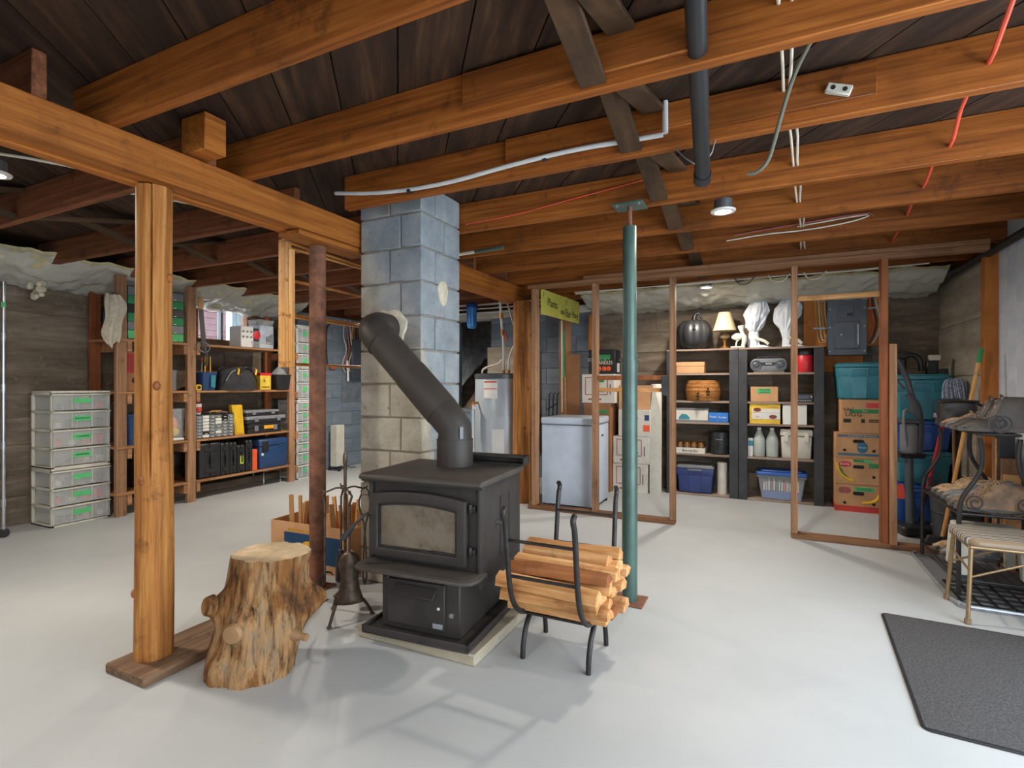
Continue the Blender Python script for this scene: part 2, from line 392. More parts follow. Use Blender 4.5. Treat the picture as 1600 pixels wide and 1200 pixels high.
# rim joists close the gap between wall tops and ceiling
rim = MB().box(XL-.2, XL-.1, YF, YB+.2, 2.15, ZC).box(XL-.2, XR+.2, YB+.1, YB+.2, 2.15, ZC).box(XR+.1, XR+.2, 4.9, YB+.2, 2.15, ZC).build('trim_1', M_DARKBEAM, None, 0); tag(rim, kind='structure')
tag(MB().box(XR-.09, XR-.005, 4.83, 4.9, 0, 2.16).box(XR-.06, XR-.005, 4.9, 4.95, 0, 2.16).build('trim_2', M_OSB, None, .003), kind='structure')

# window in the left wall
win = MB().box(XL-.14, XL-.02, 3.72, 3.80, 1.66, 2.14).box(XL-.14, XL-.02, 4.42, 4.50, 1.66, 2.14).box(XL-.14, XL-.02, 3.80, 4.42, 2.08, 2.14).box(XL-.14, XL-.02, 3.80, 4.42, 1.66, 1.72).build('window_1', M_STUDX, None, .003); tag(win, kind='structure')
MB().box(XL-.13, XL-.06, 4.10, 4.13, 1.72, 2.08).build('mullion', M_GREYP, win, .002)
for a, b_ in ((3.81,4.10),(4.13,4.41)):
    MB().box(XL-.10, XL-.094, a, b_, 1.725, 2.075).build('pane', M_GLASS, win, 0)
tag(MB().box(XL-.2, XL-.02, 3.3, 3.72, 1.68, 2.15).box(XL-.2, XL-.02, 4.5, 4.55, 1.68, 2.15).box(XL-.2, XL-.02, 3.3, 4.55, 2.14, 2.2).build('wall_left', M_STUDX, None, 0), kind='structure')
# what shows outside the window: red sided house wall across the yard
hs = thing('neighbour_house', 'red horizontal siding of the house seen through the small window', 'house', (-11.5, 7.0, 0))
M_SIDING = plain('red siding', (92,46,44), .8, 0, .06)
for k in range(20): MB().box(-.04, .02, -1.2, 1.25, .9+k*.14, .9+k*.14+.13).build('siding_board', M_SIDING, hs, .01)
MB().box(-.08, .03, 1.25, 1.4, 0.9, 4.2).build('corner_board', M_WHITE, hs, .01)
MB().box(-.2, -.04, -1.2, 1.4, 0, 4.2).build('wall', M_SIDING, hs, 0)

gs = thing('garden_shed', 'pale blue grey shed boards seen in the right window pane', 'shed', (-12.5, 9.6, 0))
M_SHED = plain('shed boards', (74,88,92), .8, 0, .08)
for k in range(12): MB().box(-.03, .02, -1.1+.19*k, -.92+.19*k, 0, 4.3).build('board', M_SHED, gs, .008)
# ------------------------------------------------------------------ ceiling: diagonal subfloor planks and joists
ceil = MB().box(XL-.2, XR+.2, YF, YB+.2, ZC+.022, ZC+.1).build('ceiling', M_PLANK, None, 0); tag(ceil, kind='structure')
ang = R(128); pw = .235; dx, dy = math.cos(ang), math.sin(ang); nx, ny = -dy, dx
cnt = 0
for k in range(-45, 60):
    # strip between n=k*pw and (k+1)*pw, clipped against the room rectangle
    def clip(poly, f):
        out = []
        for i in range(len(poly)):
            a, b_ = poly[i], poly[(i+1) % len(poly)]; fa, fb = f(a), f(b_)
            if fa >= 0: out.append(a)
            if (fa >= 0) != (fb >= 0): t = fa/(fa-fb); out.append((a[0]+(b_[0]-a[0])*t, a[1]+(b_[1]-a[1])*t))
        return out
    poly = [(XL-.1, YF), (XR+.1, YF), (XR+.1, YB+.1), (XL-.1, YB+.1)]
    n0, n1 = k*pw+.003, (k+1)*pw-.003
    poly = clip(poly, lambda p: p[0]*nx+p[1]*ny-n0)
    if len(poly) > 2: poly = clip(poly, lambda p: n1-(p[0]*nx+p[1]*ny))
    if len(poly) < 3: continue
    zz = ZC+.004*hash_(k, 9)
    # local frame along the plank so that the grain follows it
    cx = sum(p[0] for p in poly)/len(poly); cy = sum(p[1] for p in poly)/len(poly)
    loc = [((p[0]-cx)*dx+(p[1]-cy)*dy, (p[0]-cx)*nx+(p[1]-cy)*ny) for p in poly]
    o = MB().prism(loc, 0, .02, 'Z').build('plank', M_PLANK, ceil, 0, 0); o.location = (cx, cy, zz); o.rotation_euler = (0,0,ang); cnt += 1
ZJ = 2.19
XBM0, XBM1 = -2.43, -2.25
def joist(x0, x1, y, m, z0=ZJ, z1=ZC, t=.045):
    o = MB().box(x0, x1, 0, t, z0, z1).build('joist', m, ceil, .003, loc=(0, y, 0)); return o
YR = [-1.85,-1.25,-.65,-.05,.55,1.13,1.71,2.27,2.94,3.53,4.12,4.72,5.30,5.82]
for i, yy in enumerate(YR):
    joist(-2.50 if abs(yy-2.27) > .05 else -2.15, XR+.15, yy, M_JOIST)
YLJ = [-1.8,-1.2,-.6,.3,.92,1.56,2.25,2.84,3.42,4.0,4.64,5.25,5.82]
for yy in YLJ:
    joist(XL+.22, -2.30 if min(abs(yy-q) for q in YR) > .05 else -2.52, yy, M_DARKBEAM)
# sistered boards on the joists
for (x0, x1, y, z0, z1, nm) in ((-1.02,-.16,1.685,2.225,2.36,'sister_board'), (-1.12,-.24,2.245,2.262,2.37,'sister_board'), (-.22,.36,2.245,2.235,2.36,'sister_board'), (-.9,-.2,1.105,2.24,2.36,'sister_board')):
    MB().box(x0, x1, y, y+.025, z0, z1).build(nm, M_JOIST, ceil, .003)
MB().box(-2.30, -2.14, 1.44, 1.54, 2.2, 2.36).build('blocking', M_BEAM, ceil, .004)
# cross bridging between joists
def bridge(x, ys):
    for a, b_ in zip(ys, ys[1:]):
        a += .045
        MB().bar((x, a, ZC-.02), (x, b_, ZJ+.02), .09, .02, (0,0,1)).build('bridging', M_BRIDGE, ceil, .002)
        MB().bar((x+.1, a, ZJ+.02), (x+.1, b_, ZC-.02), .09, .02, (0,0,1)).build('bridging', M_BRIDGE, ceil, .002)
bridge(-.52, YR[5:13]); bridge(-4.1, YLJ[4:12])

# support beam of three plies
bm_ = thing('support_beam', 'long built-up wooden beam carrying the joists over the log posts', 'beam', (0,0,ZJ-.15))
for k in range(3):
    x0 = XBM0+k*.06; MB().box(x0+.001, x0+.059, YF, 4.97, (.0,.007,.002)[k], .15).build('beam_ply', M_BEAM, bm_, .003)
MB().box(XBM0+.01, XBM1-.01, 2.05, 2.62, -.03, -.001).build('bearing_plate', M_BEAM, bm_, .003)
ZBM = ZJ-.15

# ------------------------------------------------------------------ chimney of single blocks
CX0, CX1, CY0, CY1 = -2.235, -1.785, 2.50, 2.92
def chim_mat():
    m, nt, b = _new('worn painted chimney block'); v = _coords(nt, (1,1,1)); f = _noise(nt, v, 7, 8, .65)
    blue = _ramp(nt, f, [(.3,(124,134,142)), (.7,(160,166,168))]); bare = _ramp(nt, f, [(.3,(160,150,130)), (.7,(204,196,178))])
    ge = nt.nodes.new('ShaderNodeNewGeometry'); sp = nt.nodes.new('ShaderNodeSeparateXYZ'); nt.links.new(ge.outputs['Position'], sp.inputs[0])
    n2 = _noise(nt, ge.outputs['Position'], 3.2, 6, .6)
    ma = nt.nodes.new('ShaderNodeMath'); ma.operation = 'MULTIPLY_ADD'; ma.inputs[1].default_value = 1.0
    nt.links.new(n2, ma.inputs[0]); nt.links.new(sp.outputs[2], ma.inputs[2])
    # bare cement shows on the lower, front part where the paint never reached or came off
    mx = nt.nodes.new('ShaderNodeMath'); mx.operation = 'MULTIPLY_ADD'; mx.inputs[1].default_value = 1.3; nt.links.new(sp.outputs[0], mx.inputs[0]); nt.links.new(ma.outputs[0], mx.inputs[2])
    my = nt.nodes.new('ShaderNodeMath'); my.operation = 'MULTIPLY_ADD'; my.inputs[1].default_value = 5.0; nt.links.new(sp.outputs[1], my.inputs[0]); nt.links.new(mx.outputs[0], my.inputs[2])
    fac = _rampf(nt, my.outputs[0], 11.9, 12.3)
    col = _mix(nt, fac, bare, blue)
    pit = _noise(nt, v, 42, 4, .8); col = _mix(nt, _rampf(nt, pit, .62, .72), col, (74,70,62))
    st = _noise(nt, v, 2.6, 5, .6); col = _mix(nt, _rampf(nt, st, .62, .8), col, (150,112,72))
    nt.links.new(col, b.inputs['Base Color']); b.inputs['Roughness'].default_value = .92; b.inputs['Specular IOR Level'].default_value = .2
    _bump(nt, b, pit, .7, .006); return m
M_CHIM = chim_mat(); M_MORT = plain('old mortar', (150,140,124), .95, 0, .15, 14, .3)
ch = thing('chimney', 'square chimney of concrete blocks, blue paint worn to bare cement low down', 'chimney', (CX0, CY0, 0))
w_, d_ = CX1-CX0, CY1-CY0
MB().box(.012, w_-.012, .012, d_-.012, 0, ZC).build('mortar_core', M_MORT, ch, 0)
for k in range(12):
    z0 = k*.2+.005; z1 = min(z0+.191, ZC)
    if z1-z0 < .05: continue
    cuts = [(0,.22,0,.2),(.226,w_,0,.14),(.226+.0,w_,.146,d_),(0,.22,.206,d_)] if k % 2 else [(0,.30,0,.2),(.306,w_,0,.24),(.16,w_,.246,d_),(0,.154,.206,d_)]
    for (a, b_, c, d) in cuts:
        j = .003*hash_(k, a, c)
        MB().box(a-(j if a == 0 else 0), b_+(j if b_ == w_ else 0), c-(j if c == 0 else 0), d, z0, z1).build('block', M_CHIM, ch, .006)
M_PLASTER = plain('white plaster patch', (206,196,174), .95, 0, .12, 20, .4)
MB().lathe([(.042,0),(.040,.008),(.02,.014)], 14, fn=lambda a, z: 1+.07*math.sin(3*a+1)+.06*math.sin(7*a)).build('plaster_patch', M_PLASTER, ch)
pp = LAST[0]; pp.location = (w_, .22, 1.76); pp.rotation_euler = (0, R(90), 0); pp.scale = (1.9, 1.25, 1)
MB().lathe([(.128,0),(.122,.01),(.10,.016)], 20, fn=lambda a, z: 1+.07*math.sin(3*a)+.06*math.sin(7*a)).build('cement_collar', M_PLASTER, ch)
pp = LAST[0]; pp.location = (.222, 0, 1.525); pp.rotation_euler = (R(90), 0, 0)

# ------------------------------------------------------------------ posts
def log_post(name, label, x, y, r, z0, z1, seed, crack=None):
    def fn(a, z):
        v = 1+.05*vn(math.cos(a)*1.3+seed, math.sin(a)*1.3, z*1.2)+.025*vn(math.cos(a)*4, math.sin(a)*4+seed, z*3)
        if crack is not None:
            dd = abs((a-crack-.12*vn(z*1.5, seed)+PI) % (2*PI)-PI)
            if dd < .085 and .75 < z < 2.1: v -= .24*(1-dd/.085)
        return v
    n = 30; o = thing(name, label, 'post', (x, y, z0))
    MB().lathe([(r*(1.06-.10*i/n), (z1-z0)*i/n) for i in range(n+1)], 128, fn=fn).build('trunk', M_LOG, o, 0, 60)
    for k in range(4):
        a = crack+(-1.3+.8*k) if crack is not None else -1.4+.6*k; z = .25+.45*k+.1*hash_(k, seed)
        MB().ball((math.cos(a)*r*1.0, math.sin(a)*r*1.0, z), (.014,.014,.02), 10, 6).build('knot', M_SPLITB, o)
    return o
sill = box('sill_board', wood('weathered sill', (70,50,36), (112,86,64), (150,122,94), 'Y'), None, -2.47, -2.2, 1.23, 2.18, 0, .04, .006); tag(sill, 'rough wooden board on the floor under the front log post', 'board')
log_post('log_post', 'thick peeled log post in the left foreground with a long crack', -2.365, 1.365, .0685, .04, ZBM, 1.3, R(-40))
log_post('log_post', 'peeled log post beside the water heater at the far beam end', -2.235, 4.87, .088, 0, ZBM, 6.1)
box('post_block', M_STUD, None, -2.285, -2.10, 4.98, 5.02, 0, ZBM); tag(bpy.data.objects['post_block'], 'rough plank standing behind the far log post', 'plank')
rp = thing('steel_post', 'rusty brown steel pipe post under the beam beside the chimney', 'post', (-2.375, 2.29, 0))
MB().cyl((0,0,.008), (0,0,ZBM-.032), .047, n=28).build('pipe', M_RUST, rp)
MB().box(-.075,.075,-.075,.075,0,.008).build('base_plate', M_RUST, rp, .002)
gp = thing('adjustable_post', 'green painted steel jack post standing in the middle of the room', 'post', (-.674, 2.90, 0))
MB().box(-.085,.085,-.085,.085,0,.008).build('base_plate', M_RUST, gp, .002)
MB().cyl((0,0,.008), (0,0,1.33), .042, n=28).build('lower_tube', M_GREENPOLE, gp)
MB().cyl((0,0,1.33), (0,0,2.07), .037, n=28).build('upper_tube', M_GREENPOLE, gp)
MB().cyl((-.06,0,1.335), (.06,0,1.335), .004, n=8).build('locking_pin', M_STEEL, gp)
MB().cyl((0,0,2.07), (0,0,2.178), .014, n=12).build('screw', M_RUST, gp)
MB().box(-.085,.085,-.07,.07,2.178,2.189).build('top_plate', M_GREENPOLE, gp, .002)
for sx in (-1,1):
    MB().cyl((sx*.06,-.05,2.172), (sx*.06,-.05,2.179), .009, n=8).build('bolt', M_STEEL, gp)

# ------------------------------------------------------------------ open stud wall
sw = thing('stud_wall', 'open wooden stud partition with a doorway gap in front of the storage shelves', 'framing', (0, 4.62, 0))
MB().box(-2.06, -.69, 0, .09, 0, .04).build('sole_plate', M_STUDX, sw, .003)
MB().box(.185, 1.36, 0, .09, 0, .04).build('sole_plate', M_STUDX, sw, .003)
MB().box(-2.06, 1.38, 0, .09, 2.115, 2.155).build('top_plate', M_STUDX, sw, .003)
MB().box(-1.5, 1.38, -.01, .08, 2.155, 2.189).build('top_plate', M_STUDX, sw, .003)
for x0, x1, m, z1, y0, y1 in ((-2.02,-1.975,M_STUD,2.115,0,.09),(-1.42,-1.375,M_STUD,2.115,0,.09),(-.735,-.69,M_STUD,2.115,0,.09),(.185,.23,M_STUD,2.115,0,.09),(.765,.81,M_REDSTUD,2.115,0,.09),(.812,.857,M_STUD,1.49,-.03,.06)):
    MB().box(x0, x1, y0, y1, .04, z1).build('stud', m, sw, .003)
MB().box(-1.375, -.735, .02, .055, 1.235, 1.275).build('rail', M_REDSTUD, sw, .003)
MB().box(-1.375, -.78, .06, .075, 1.13, 1.165).build('rail', M_SPLIT, sw, .003)
MB().box(-.80, -.735, .0, .04, 1.10, 1.27).build('rail_block', M_BLKWOOD, sw, .003)
MB().box(.23, .765, .03, .065, 1.845, 1.885).build('rail', M_SPLIT, sw, .003)

# ------------------------------------------------------------------ recessed ceiling lights, some added as fill (each holds its own lamp)
M_LENS = emis('lit lens', (255,236,208), 30)
def puck(x, y, z, label, w=PUCK_W, col=(1,.91,.80)):
    o = thing('recessed_light', label, 'light', (x, y, z), 0, 'round ceiling lights')
    MB().lathe([(.046,-.012),(.066,-.010),(.07,-.004),(.07,0),(.046,0)], 28, caps=False).build('trim_ring', M_WHITE, o)
    MB().lathe([(.046,-.009),(.03,-.011),(.005,-.012)], 24).build('lens', M_LENS, o)
    MB().cyl((0,0,0), (0,0,.06), .05, n=20).build('housing', M_STEEL, o)
    l = bpy.data.lights.new('lamp', 'AREA'); l.shape = 'DISK'; l.size = .12; l.energy = w; l.color = col; l.spread = R(170)
    lo = bpy.data.objects.new('lamp', l); COL.objects.link(lo); lo.parent = o; lo.location = (0,0,-.02)
    return o
puck(-.22, 3.30, 2.215, 'lit round ceiling light between joists right of the green post', 14)
puck(-.52, 5.5, 2.16, 'lit round ceiling light above the black storage shelves', 14)
puck(-3.42, 1.22, 2.24, 'round ceiling light left of the front log post', 20)
puck(-3.9, 4.5, 2.25, 'added round fill light in front of the wooden tool shelves', 30)  # unseen lamp, added to brighten the far left side
puck(.75, 1.5, 2.25, 'added round fill light near the dark floor mat', 3)  # made-up weak lamp, added as fill over the right floor
puck(-1.3, -.5, 2.25, 'added round fill light nearest the middle behind the viewer', 16)  # no known fixture here; fill lamp added behind the camera
puck(-4.2, -.6, 2.25, 'added round fill light in the rear left of the room', 26)  # added out of view to lift the left of the room
# ------------------------------------------------------------------ hearth slab and stove
slab = box('hearth_slab', concrete('hearth concrete', (140,130,112), (168,158,138), (188,180,160), stain=(150,140,120)), None, -1.745, -1.105, 1.93, 2.60, 0, .05, .006)
tag(slab, 'thin concrete slab on the floor under the wood stove', 'slab')
SRZ = R(4)
st = thing('wood_stove', 'black steel wood stove with arched glass door on a pedestal', 'stove', (-1.43, 2.22, .05), SRZ)
SVW, SVD = .61, .50     # local frame: x right, y back, z up from slab
def tray():
    b = MB(); x, y0, y1 = .275, -.315, .315
    b.box(-x, x, y0, y1, 0, .008); b.box(-x, x, y0, y0+.012, .008, .036); b.box(-x, x, y1-.012, y1, .008, .036)
    b.box(-x, -x+.012, y0, y1, .008, .036); b.box(x-.012, x, y0, y1, .008, .036); b.box(-x+.012, x-.012, y0+.012, y1-.012, .008, .020); return b
tray().build('base_tray', M_STOVE, st, .002)
MB().box(-.205, .205, -.255, .24, .02, .31).build('pedestal', M_STOVE, st, .006)
ad = MB().box(-.165, .135, -.268, -.255, .05, .255).build('ash_drawer', M_STOVE, st, .003)
MB().prism([(-.257,.225),(-.31,.20),(-.315,.205),(-.26,.245)], -.12, .10, 'X').build('drawer_pull', M_STOVE, ad, .002)
MB().cyl((.105,-.272,.15), (.105,-.268,.15), .006, n=12).build('rivet', M_WHITE, ad)
MB().box(.075, .125, -.2705, -.268, .06, .082).build('badge', M_SILVER, ad, .001)
MB().cyl((.165,-.262,.125), (.165,-.255,.125), .011, n=14).build('bolt', M_STEEL, st)
MB().cyl((-.14,-.26,.275), (-.14,-.30,.272), .006, n=8).ball((-.14,-.305,.272), .012).build('air_control', M_BLACKM, st)
MB().box(-.275, .275, -.22, .24, .29, .705).build('firebox', M_STOVE, st, .006)
MB().box(.275, .297, -.235, .25, .245, .70).build('side_panel', M_STOVE, st, .008, seg=2)
MB().box(-.297, -.275, -.235, .25, .245, .70).build('side_panel', M_STOVE, st, .008, seg=2)
MB().box(.2975, .299, -.02, .0, .34, .62).box(.2975,.299,.09,.10,.34,.62).build('panel_groove', M_BLACK, st, 0)
MB().cyl((.297,-.06,.505), (.322,-.06,.505), .006, n=10).ball((.33,-.06,.505), .015).build('side_knob', M_STEEL, st)
# top plate with rolled front edge
MB().prism([(-.275,.700),(-.283,.708),(-.283,.718),(-.272,.728),(.25,.728),(.25,.700)], -.318, .318, 'X').build('top_plate', M_STOVETOP, st, .004, seg=2)
MB().box(-.318, .318, -.262, -.24, .69, .70).build('top_plate_lip', M_STOVE, st, .003)
MB().box(-.16, .33, .225, .30, .728, .735).box(-.16,.33,.285,.30,.735,.775).box(-.16,.33,.225,.235,.765,.775).box(-.16,.33,.235,.285,.767,.775).box(.318,.33,.225,.30,.735,.775).build('rear_heat_rail', M_STOVE, st, .002)
# ledge below the door
ledge = [(-.315,-.20),(-.315,-.29),(-.30,-.335),(-.26,-.355),(.26,-.355),(.30,-.335),(.315,-.29),(.315,-.20)]
MB().prism(ledge, .298, .316, 'Z').build('front_ledge', M_STOVETOP, st, .006, seg=2)
MB().prism([(x*.95, y*.955-.006) for x, y in ledge], .316, .320, 'Z').build('ledge_inlay', M_STOVETOP, st, .001)
# door: arched frame around dirty glass
def arch_ring(xh, z0, z1, rise, n=14):
    pts = [(-xh, z0), (xh, z0)]
    for k in range(n+1):
        t = 1-2*k/n; pts.append((xh*t, z1+rise*(1-t*t)))
    return pts
def ring_mesh(outer, inner, y0, y1):
    n = len(outer); v = []; f = []
    for y in (y0, y1):
        v += [(x,y,z) for x,z in outer]; v += [(x,y,z) for x,z in inner]
    for i in range(n):
        j = (i+1) % n
        f += [(i,j,n+j,n+i), (2*n+i,3*n+i,3*n+j,2*n+j), (i,2*n+i,2*n+j,j), (n+i,n+j,3*n+j,3*n+i)]
    return MB().add(v, f)
DX = -.02
shift = lambda P: [(x+DX, z) for x, z in P]
door = ring_mesh(shift(arch_ring(.252,.345,.632,.024)), shift(arch_ring(.208,.385,.588,.018)), -.262, -.222).build('door', M_STOVE, st, .006, seg=2)
ring_mesh(shift(arch_ring(.208,.385,.588,.018)), shift(arch_ring(.198,.395,.578,.017)), -.252, -.235).build('gasket_rim', M_BLACKM, door, .001)
def dirty_glass():
    m, nt, b = _new('sooty stove glass'); v = _coords(nt, (1,1,1), False); f = _noise(nt, v, 9, 6, .7)
    nt.links.new(_ramp(nt, f, [(.3,(92,80,64)), (.55,(128,116,98)), (.75,(96,98,100))]), b.inputs['Base Color'])
    b.inputs['Roughness'].default_value = .12; b.inputs['Specular IOR Level'].default_value = .7; b.inputs['Alpha'].default_value = .8; return m
MB().prism(shift(arch_ring(.200,.393,.580,.017)), -.243, -.238, 'Y').build('glass', dirty_glass(), door, 0)
for z in (.41,.60):
    MB().cyl((.245,-.235,z-.02), (.245,-.235,z+.02), .010, n=10).box(.235,.27,-.24,-.222,z-.012,z+.012).build('hinge', M_BLACKM, door, .001)
hd = MB().tube([(-.268,-.25,.54),(-.275,-.285,.54),(-.292,-.30,.522),(-.315,-.315,.495)], .007, 10, smooth=1).build('handle_arm', M_BLACKM, door)
MB().tube([(-.315,-.315,.495),(-.335,-.325,.468),(-.362,-.34,.43)], [.009,.013,.015], 12).build('handle_grip', M_BLACK, door)
MB().ball((-.268,-.255,.54), .013).build('handle_pivot', M_BLACKM, door)
box('fire_brick', M_EARTH, st, -.24, .24, -.10, .2, .33, .66)

# stovepipe: base ring, lower elbow, slanted pipe, upper elbow into the chimney
sp = thing('stovepipe', 'matte dark stovepipe slanting from the stove top into the chimney', 'pipe', (-1.455, 2.335, .778))
P0 = Vector((0,0,0)); A = Vector((0,0,.20)); B = Vector((-.56,-.005,.746)); Wl = Vector((-.56,.165,.746))
pr = .090
d1 = (B-A).normalized()
def seg(pts, r, nm, m=M_PIPE): return MB().tube(pts, r, 32).build(nm, m, sp)
seg([P0, Vector((0,0,.135))], pr+.004, 'base_collar')
seg([Vector((0,0,.135)), Vector((0,0,.137))], pr+.006, 'seam_ring')
MB().tube([Vector((0,0,.13)), A+Vector((0,0,-.01)), A+d1*.06, A+d1*.12], pr, 32).build('lower_elbow', M_PIPE, sp)
L = (B-A).length
seg([A+d1*.11, A+d1*(L*.5)], pr+.003, 'lower_pipe'); seg([A+d1*(L*.5-.01), A+d1*(L-.09)], pr, 'upper_pipe')
d2 = (Wl-B).normalized(); el = []
for k in range(9):
    t = k/8; el.append((B-d1*.10)*(1-t)**2 + B*2*t*(1-t) + (B+d2*.10)*t*t)
MB().tube([B-d1*.13]+el, pr+.003, 32).build('upper_elbow', M_PIPE, sp)
seg([B+d2*.09, Wl], pr, 'thimble')
ring = MB().tube([B-d1*.128, B-d1*.122], pr+.006, 32).build('seam_ring', M_PIPE, sp)
MB().box(.0,.018,-.001,.001,-.03,.03).build('foil_tag', M_GREYP, sp, 0, loc=(.070,-.0665,.175), rz=R(50))

# ------------------------------------------------------------------ fireplace tools
ft = thing('tool_stand', 'iron fireplace tool stand with arched feet left of the stove', 'tool stand', (-1.945, 2.06, 0), R(20))
MB().cyl((0,0,.12), (0,0,.80), .008, n=10).build('pole', M_IRON, ft)
MB().tube([(0,0,.78),(0,0,.80),(0,0,.83),(0,0,.85)], [.008,.012,.012,.007], 10).build('handle_finial', M_IRON, ft)
for k in range(3):
    a = R(-100+120*k); c, s = math.cos(a), math.sin(a)
    MB().tube([(0,0,.13),(c*.05,s*.05,.125),(c*.10,s*.10,.075),(c*.135,s*.135,.008)], .008, 8, smooth=2).ball((c*.135,s*.135,.007), (.014,.014,.007)).build('foot', M_IRON, ft)
MB().box(-.05,.05,-.035,.035,.112,.124).build('base_hub', M_IRON, ft, .004)
for k in range(4):
    a = R(-55+90*k); c, s = math.cos(a), math.sin(a)
    MB().tube([(0,0,.66),(c*.04,s*.04,.672),(c*.075,s*.075,.66),(c*.10,s*.10,.652),(c*.115,s*.115,.668)], .0045, 8, smooth=1).build('hook', M_IRON, ft)
def tool(label, k, nm):
    a = R(-55+90*k)+R(20); x = -1.945+math.cos(a)*.100; y = 2.06+math.sin(a)*.100
    return thing(nm, label, 'fire tool', (x, y, .0), R(20))
t = tool('iron fire poker hanging on the tool stand', 3, 'fire_poker')
MB().tube([(0,0,.655),(-.012,0,.64),(0,0,.60),(0,0,.24)], .006, 8).build('shaft', M_IRON, t)
MB().tube([(0,0,.24),(-.02,0,.22),(-.025,0,.18),(-.012,0,.12)], [.007,.009,.008,.003], 8).tube([(0,0,.25),(.03,0,.25),(.045,0,.235)], [.006,.005,.002], 8).build('hook_tip', M_BLACKM, t)
t = tool('iron ash shovel with round pan hanging on the tool stand', 0, 'ash_shovel'); t.rotation_euler = (0,0,R(44))
MB().tube([(0,0,.66),(.012,0,.64),(0,0,.60),(0,0,.35)], .006, 8).build('shaft', M_IRON, t)
def pan(u, v):
    zz = .37-.26*v; w = .054*math.sqrt(max(.02, 1-(1-v/.28)**2)) if v < .28 else .054-.010*math.sin((v-.28)/.5*PI/1.0) if v < .78 else .054+.08*(v-.78)
    x = (2*u-1)*w; return (x, -.012-.025*(2*u-1)**2*-1 - .014*v, zz)
MB().grid(pan, 10, 12).build('pan', M_IRON, t)
sol = LAST[0].modifiers.new('s', 'SOLIDIFY'); sol.thickness = .004
t = tool('iron log tongs hanging on the tool stand', 1, 'log_tongs')
MB().tube([(-.02,0,.62),(-.035,0,.58),(-.02,0,.52),(0,0,.45),(.012,0,.20),(.0,0,.15)], .005, 8, smooth=1).build('arm', M_IRON, t)
MB().tube([(.02,0,.62),(.035,0,.58),(.02,0,.52),(0,0,.45),(-.012,0,.20),(.0,0,.15)], .005, 8, smooth=1).build('arm', M_IRON, t)
MB().tube([(0,0,.66),(-.02,0,.64),(-.02,0,.62),(.02,0,.62),(.02,0,.64),(0,0,.66)], .004, 6).build('loop', M_IRON, t)
t = tool('iron hearth brush hanging on the tool stand', 2, 'hearth_brush')
MB().tube([(0,0,.66),(.01,0,.64),(0,0,.60),(0,0,.32)], .006, 8).build('shaft', M_IRON, t)
MB().lathe([(.012,.32),(.026,.29),(.03,.16),(.02,.15)], 14).build('bristles', M_BLACK, t)

# ------------------------------------------------------------------ kindling box
kb = thing('kindling_box', 'open cardboard box of kindling with a blue printed panel behind the rusty post', 'box', (-2.96, 2.45, 0), R(2))
bw, bd, bh_ = .66, .36, .30
MB().box(0,bw,0,.006,0,bh_).box(0,bw,bd-.006,bd,0,bh_).box(0,.006,.006,bd-.006,0,bh_).box(bw-.006,bw,.006,bd-.006,0,bh_).box(.006,bw-.006,.006,bd-.006,0,.006).build('carton', M_CARD, kb, .001)
M_BLUEPRINT = plain('blue print', (24,66,104), .7, 0, .06)
pnl = MB().box(.12,.60,-.002,0,.06,.235).build('printed_panel', M_BLUEPRINT, kb, 0)
MB().ball((.33,-.001,.15), (.085,.0016,.055), 16, 8).build('fruit_print', M_YELLOW, pnl)
text(kb, 'PRODUCT OF', .028, (.30,-.003,.252), M_YELLOW, width=.30)
M_KIND = wood('kindling', (170,112,64), (216,164,108), (240,202,152), 'Z', stretch=14)
for k in range(34):
    x = .10+.52*hash_(k, 1); y = .05+.25*hash_(k, 2); tl = .10+.10*hash_(k, 5)
    p0 = kb.matrix_basis @ Vector((x, y, .0)); zt = .33+.15*hash_(k, 4)
    o = MB().prism([(-.012,-.010),(.014,-.012),(.010,.013)], 0, zt-.01, 'Z').build('kindling_stick', M_KIND, None, .001)
    o.location = (-2.96+x, 2.45+y, .008); o.rotation_euler = (.18*(hash_(k, 7)-.5), .25*(hash_(k, 8)-.5), hash_(k, 9)*6)
    tag(o, 'short split kindling stick standing in the open cardboard box', 'kindling', 'kindling in the box')

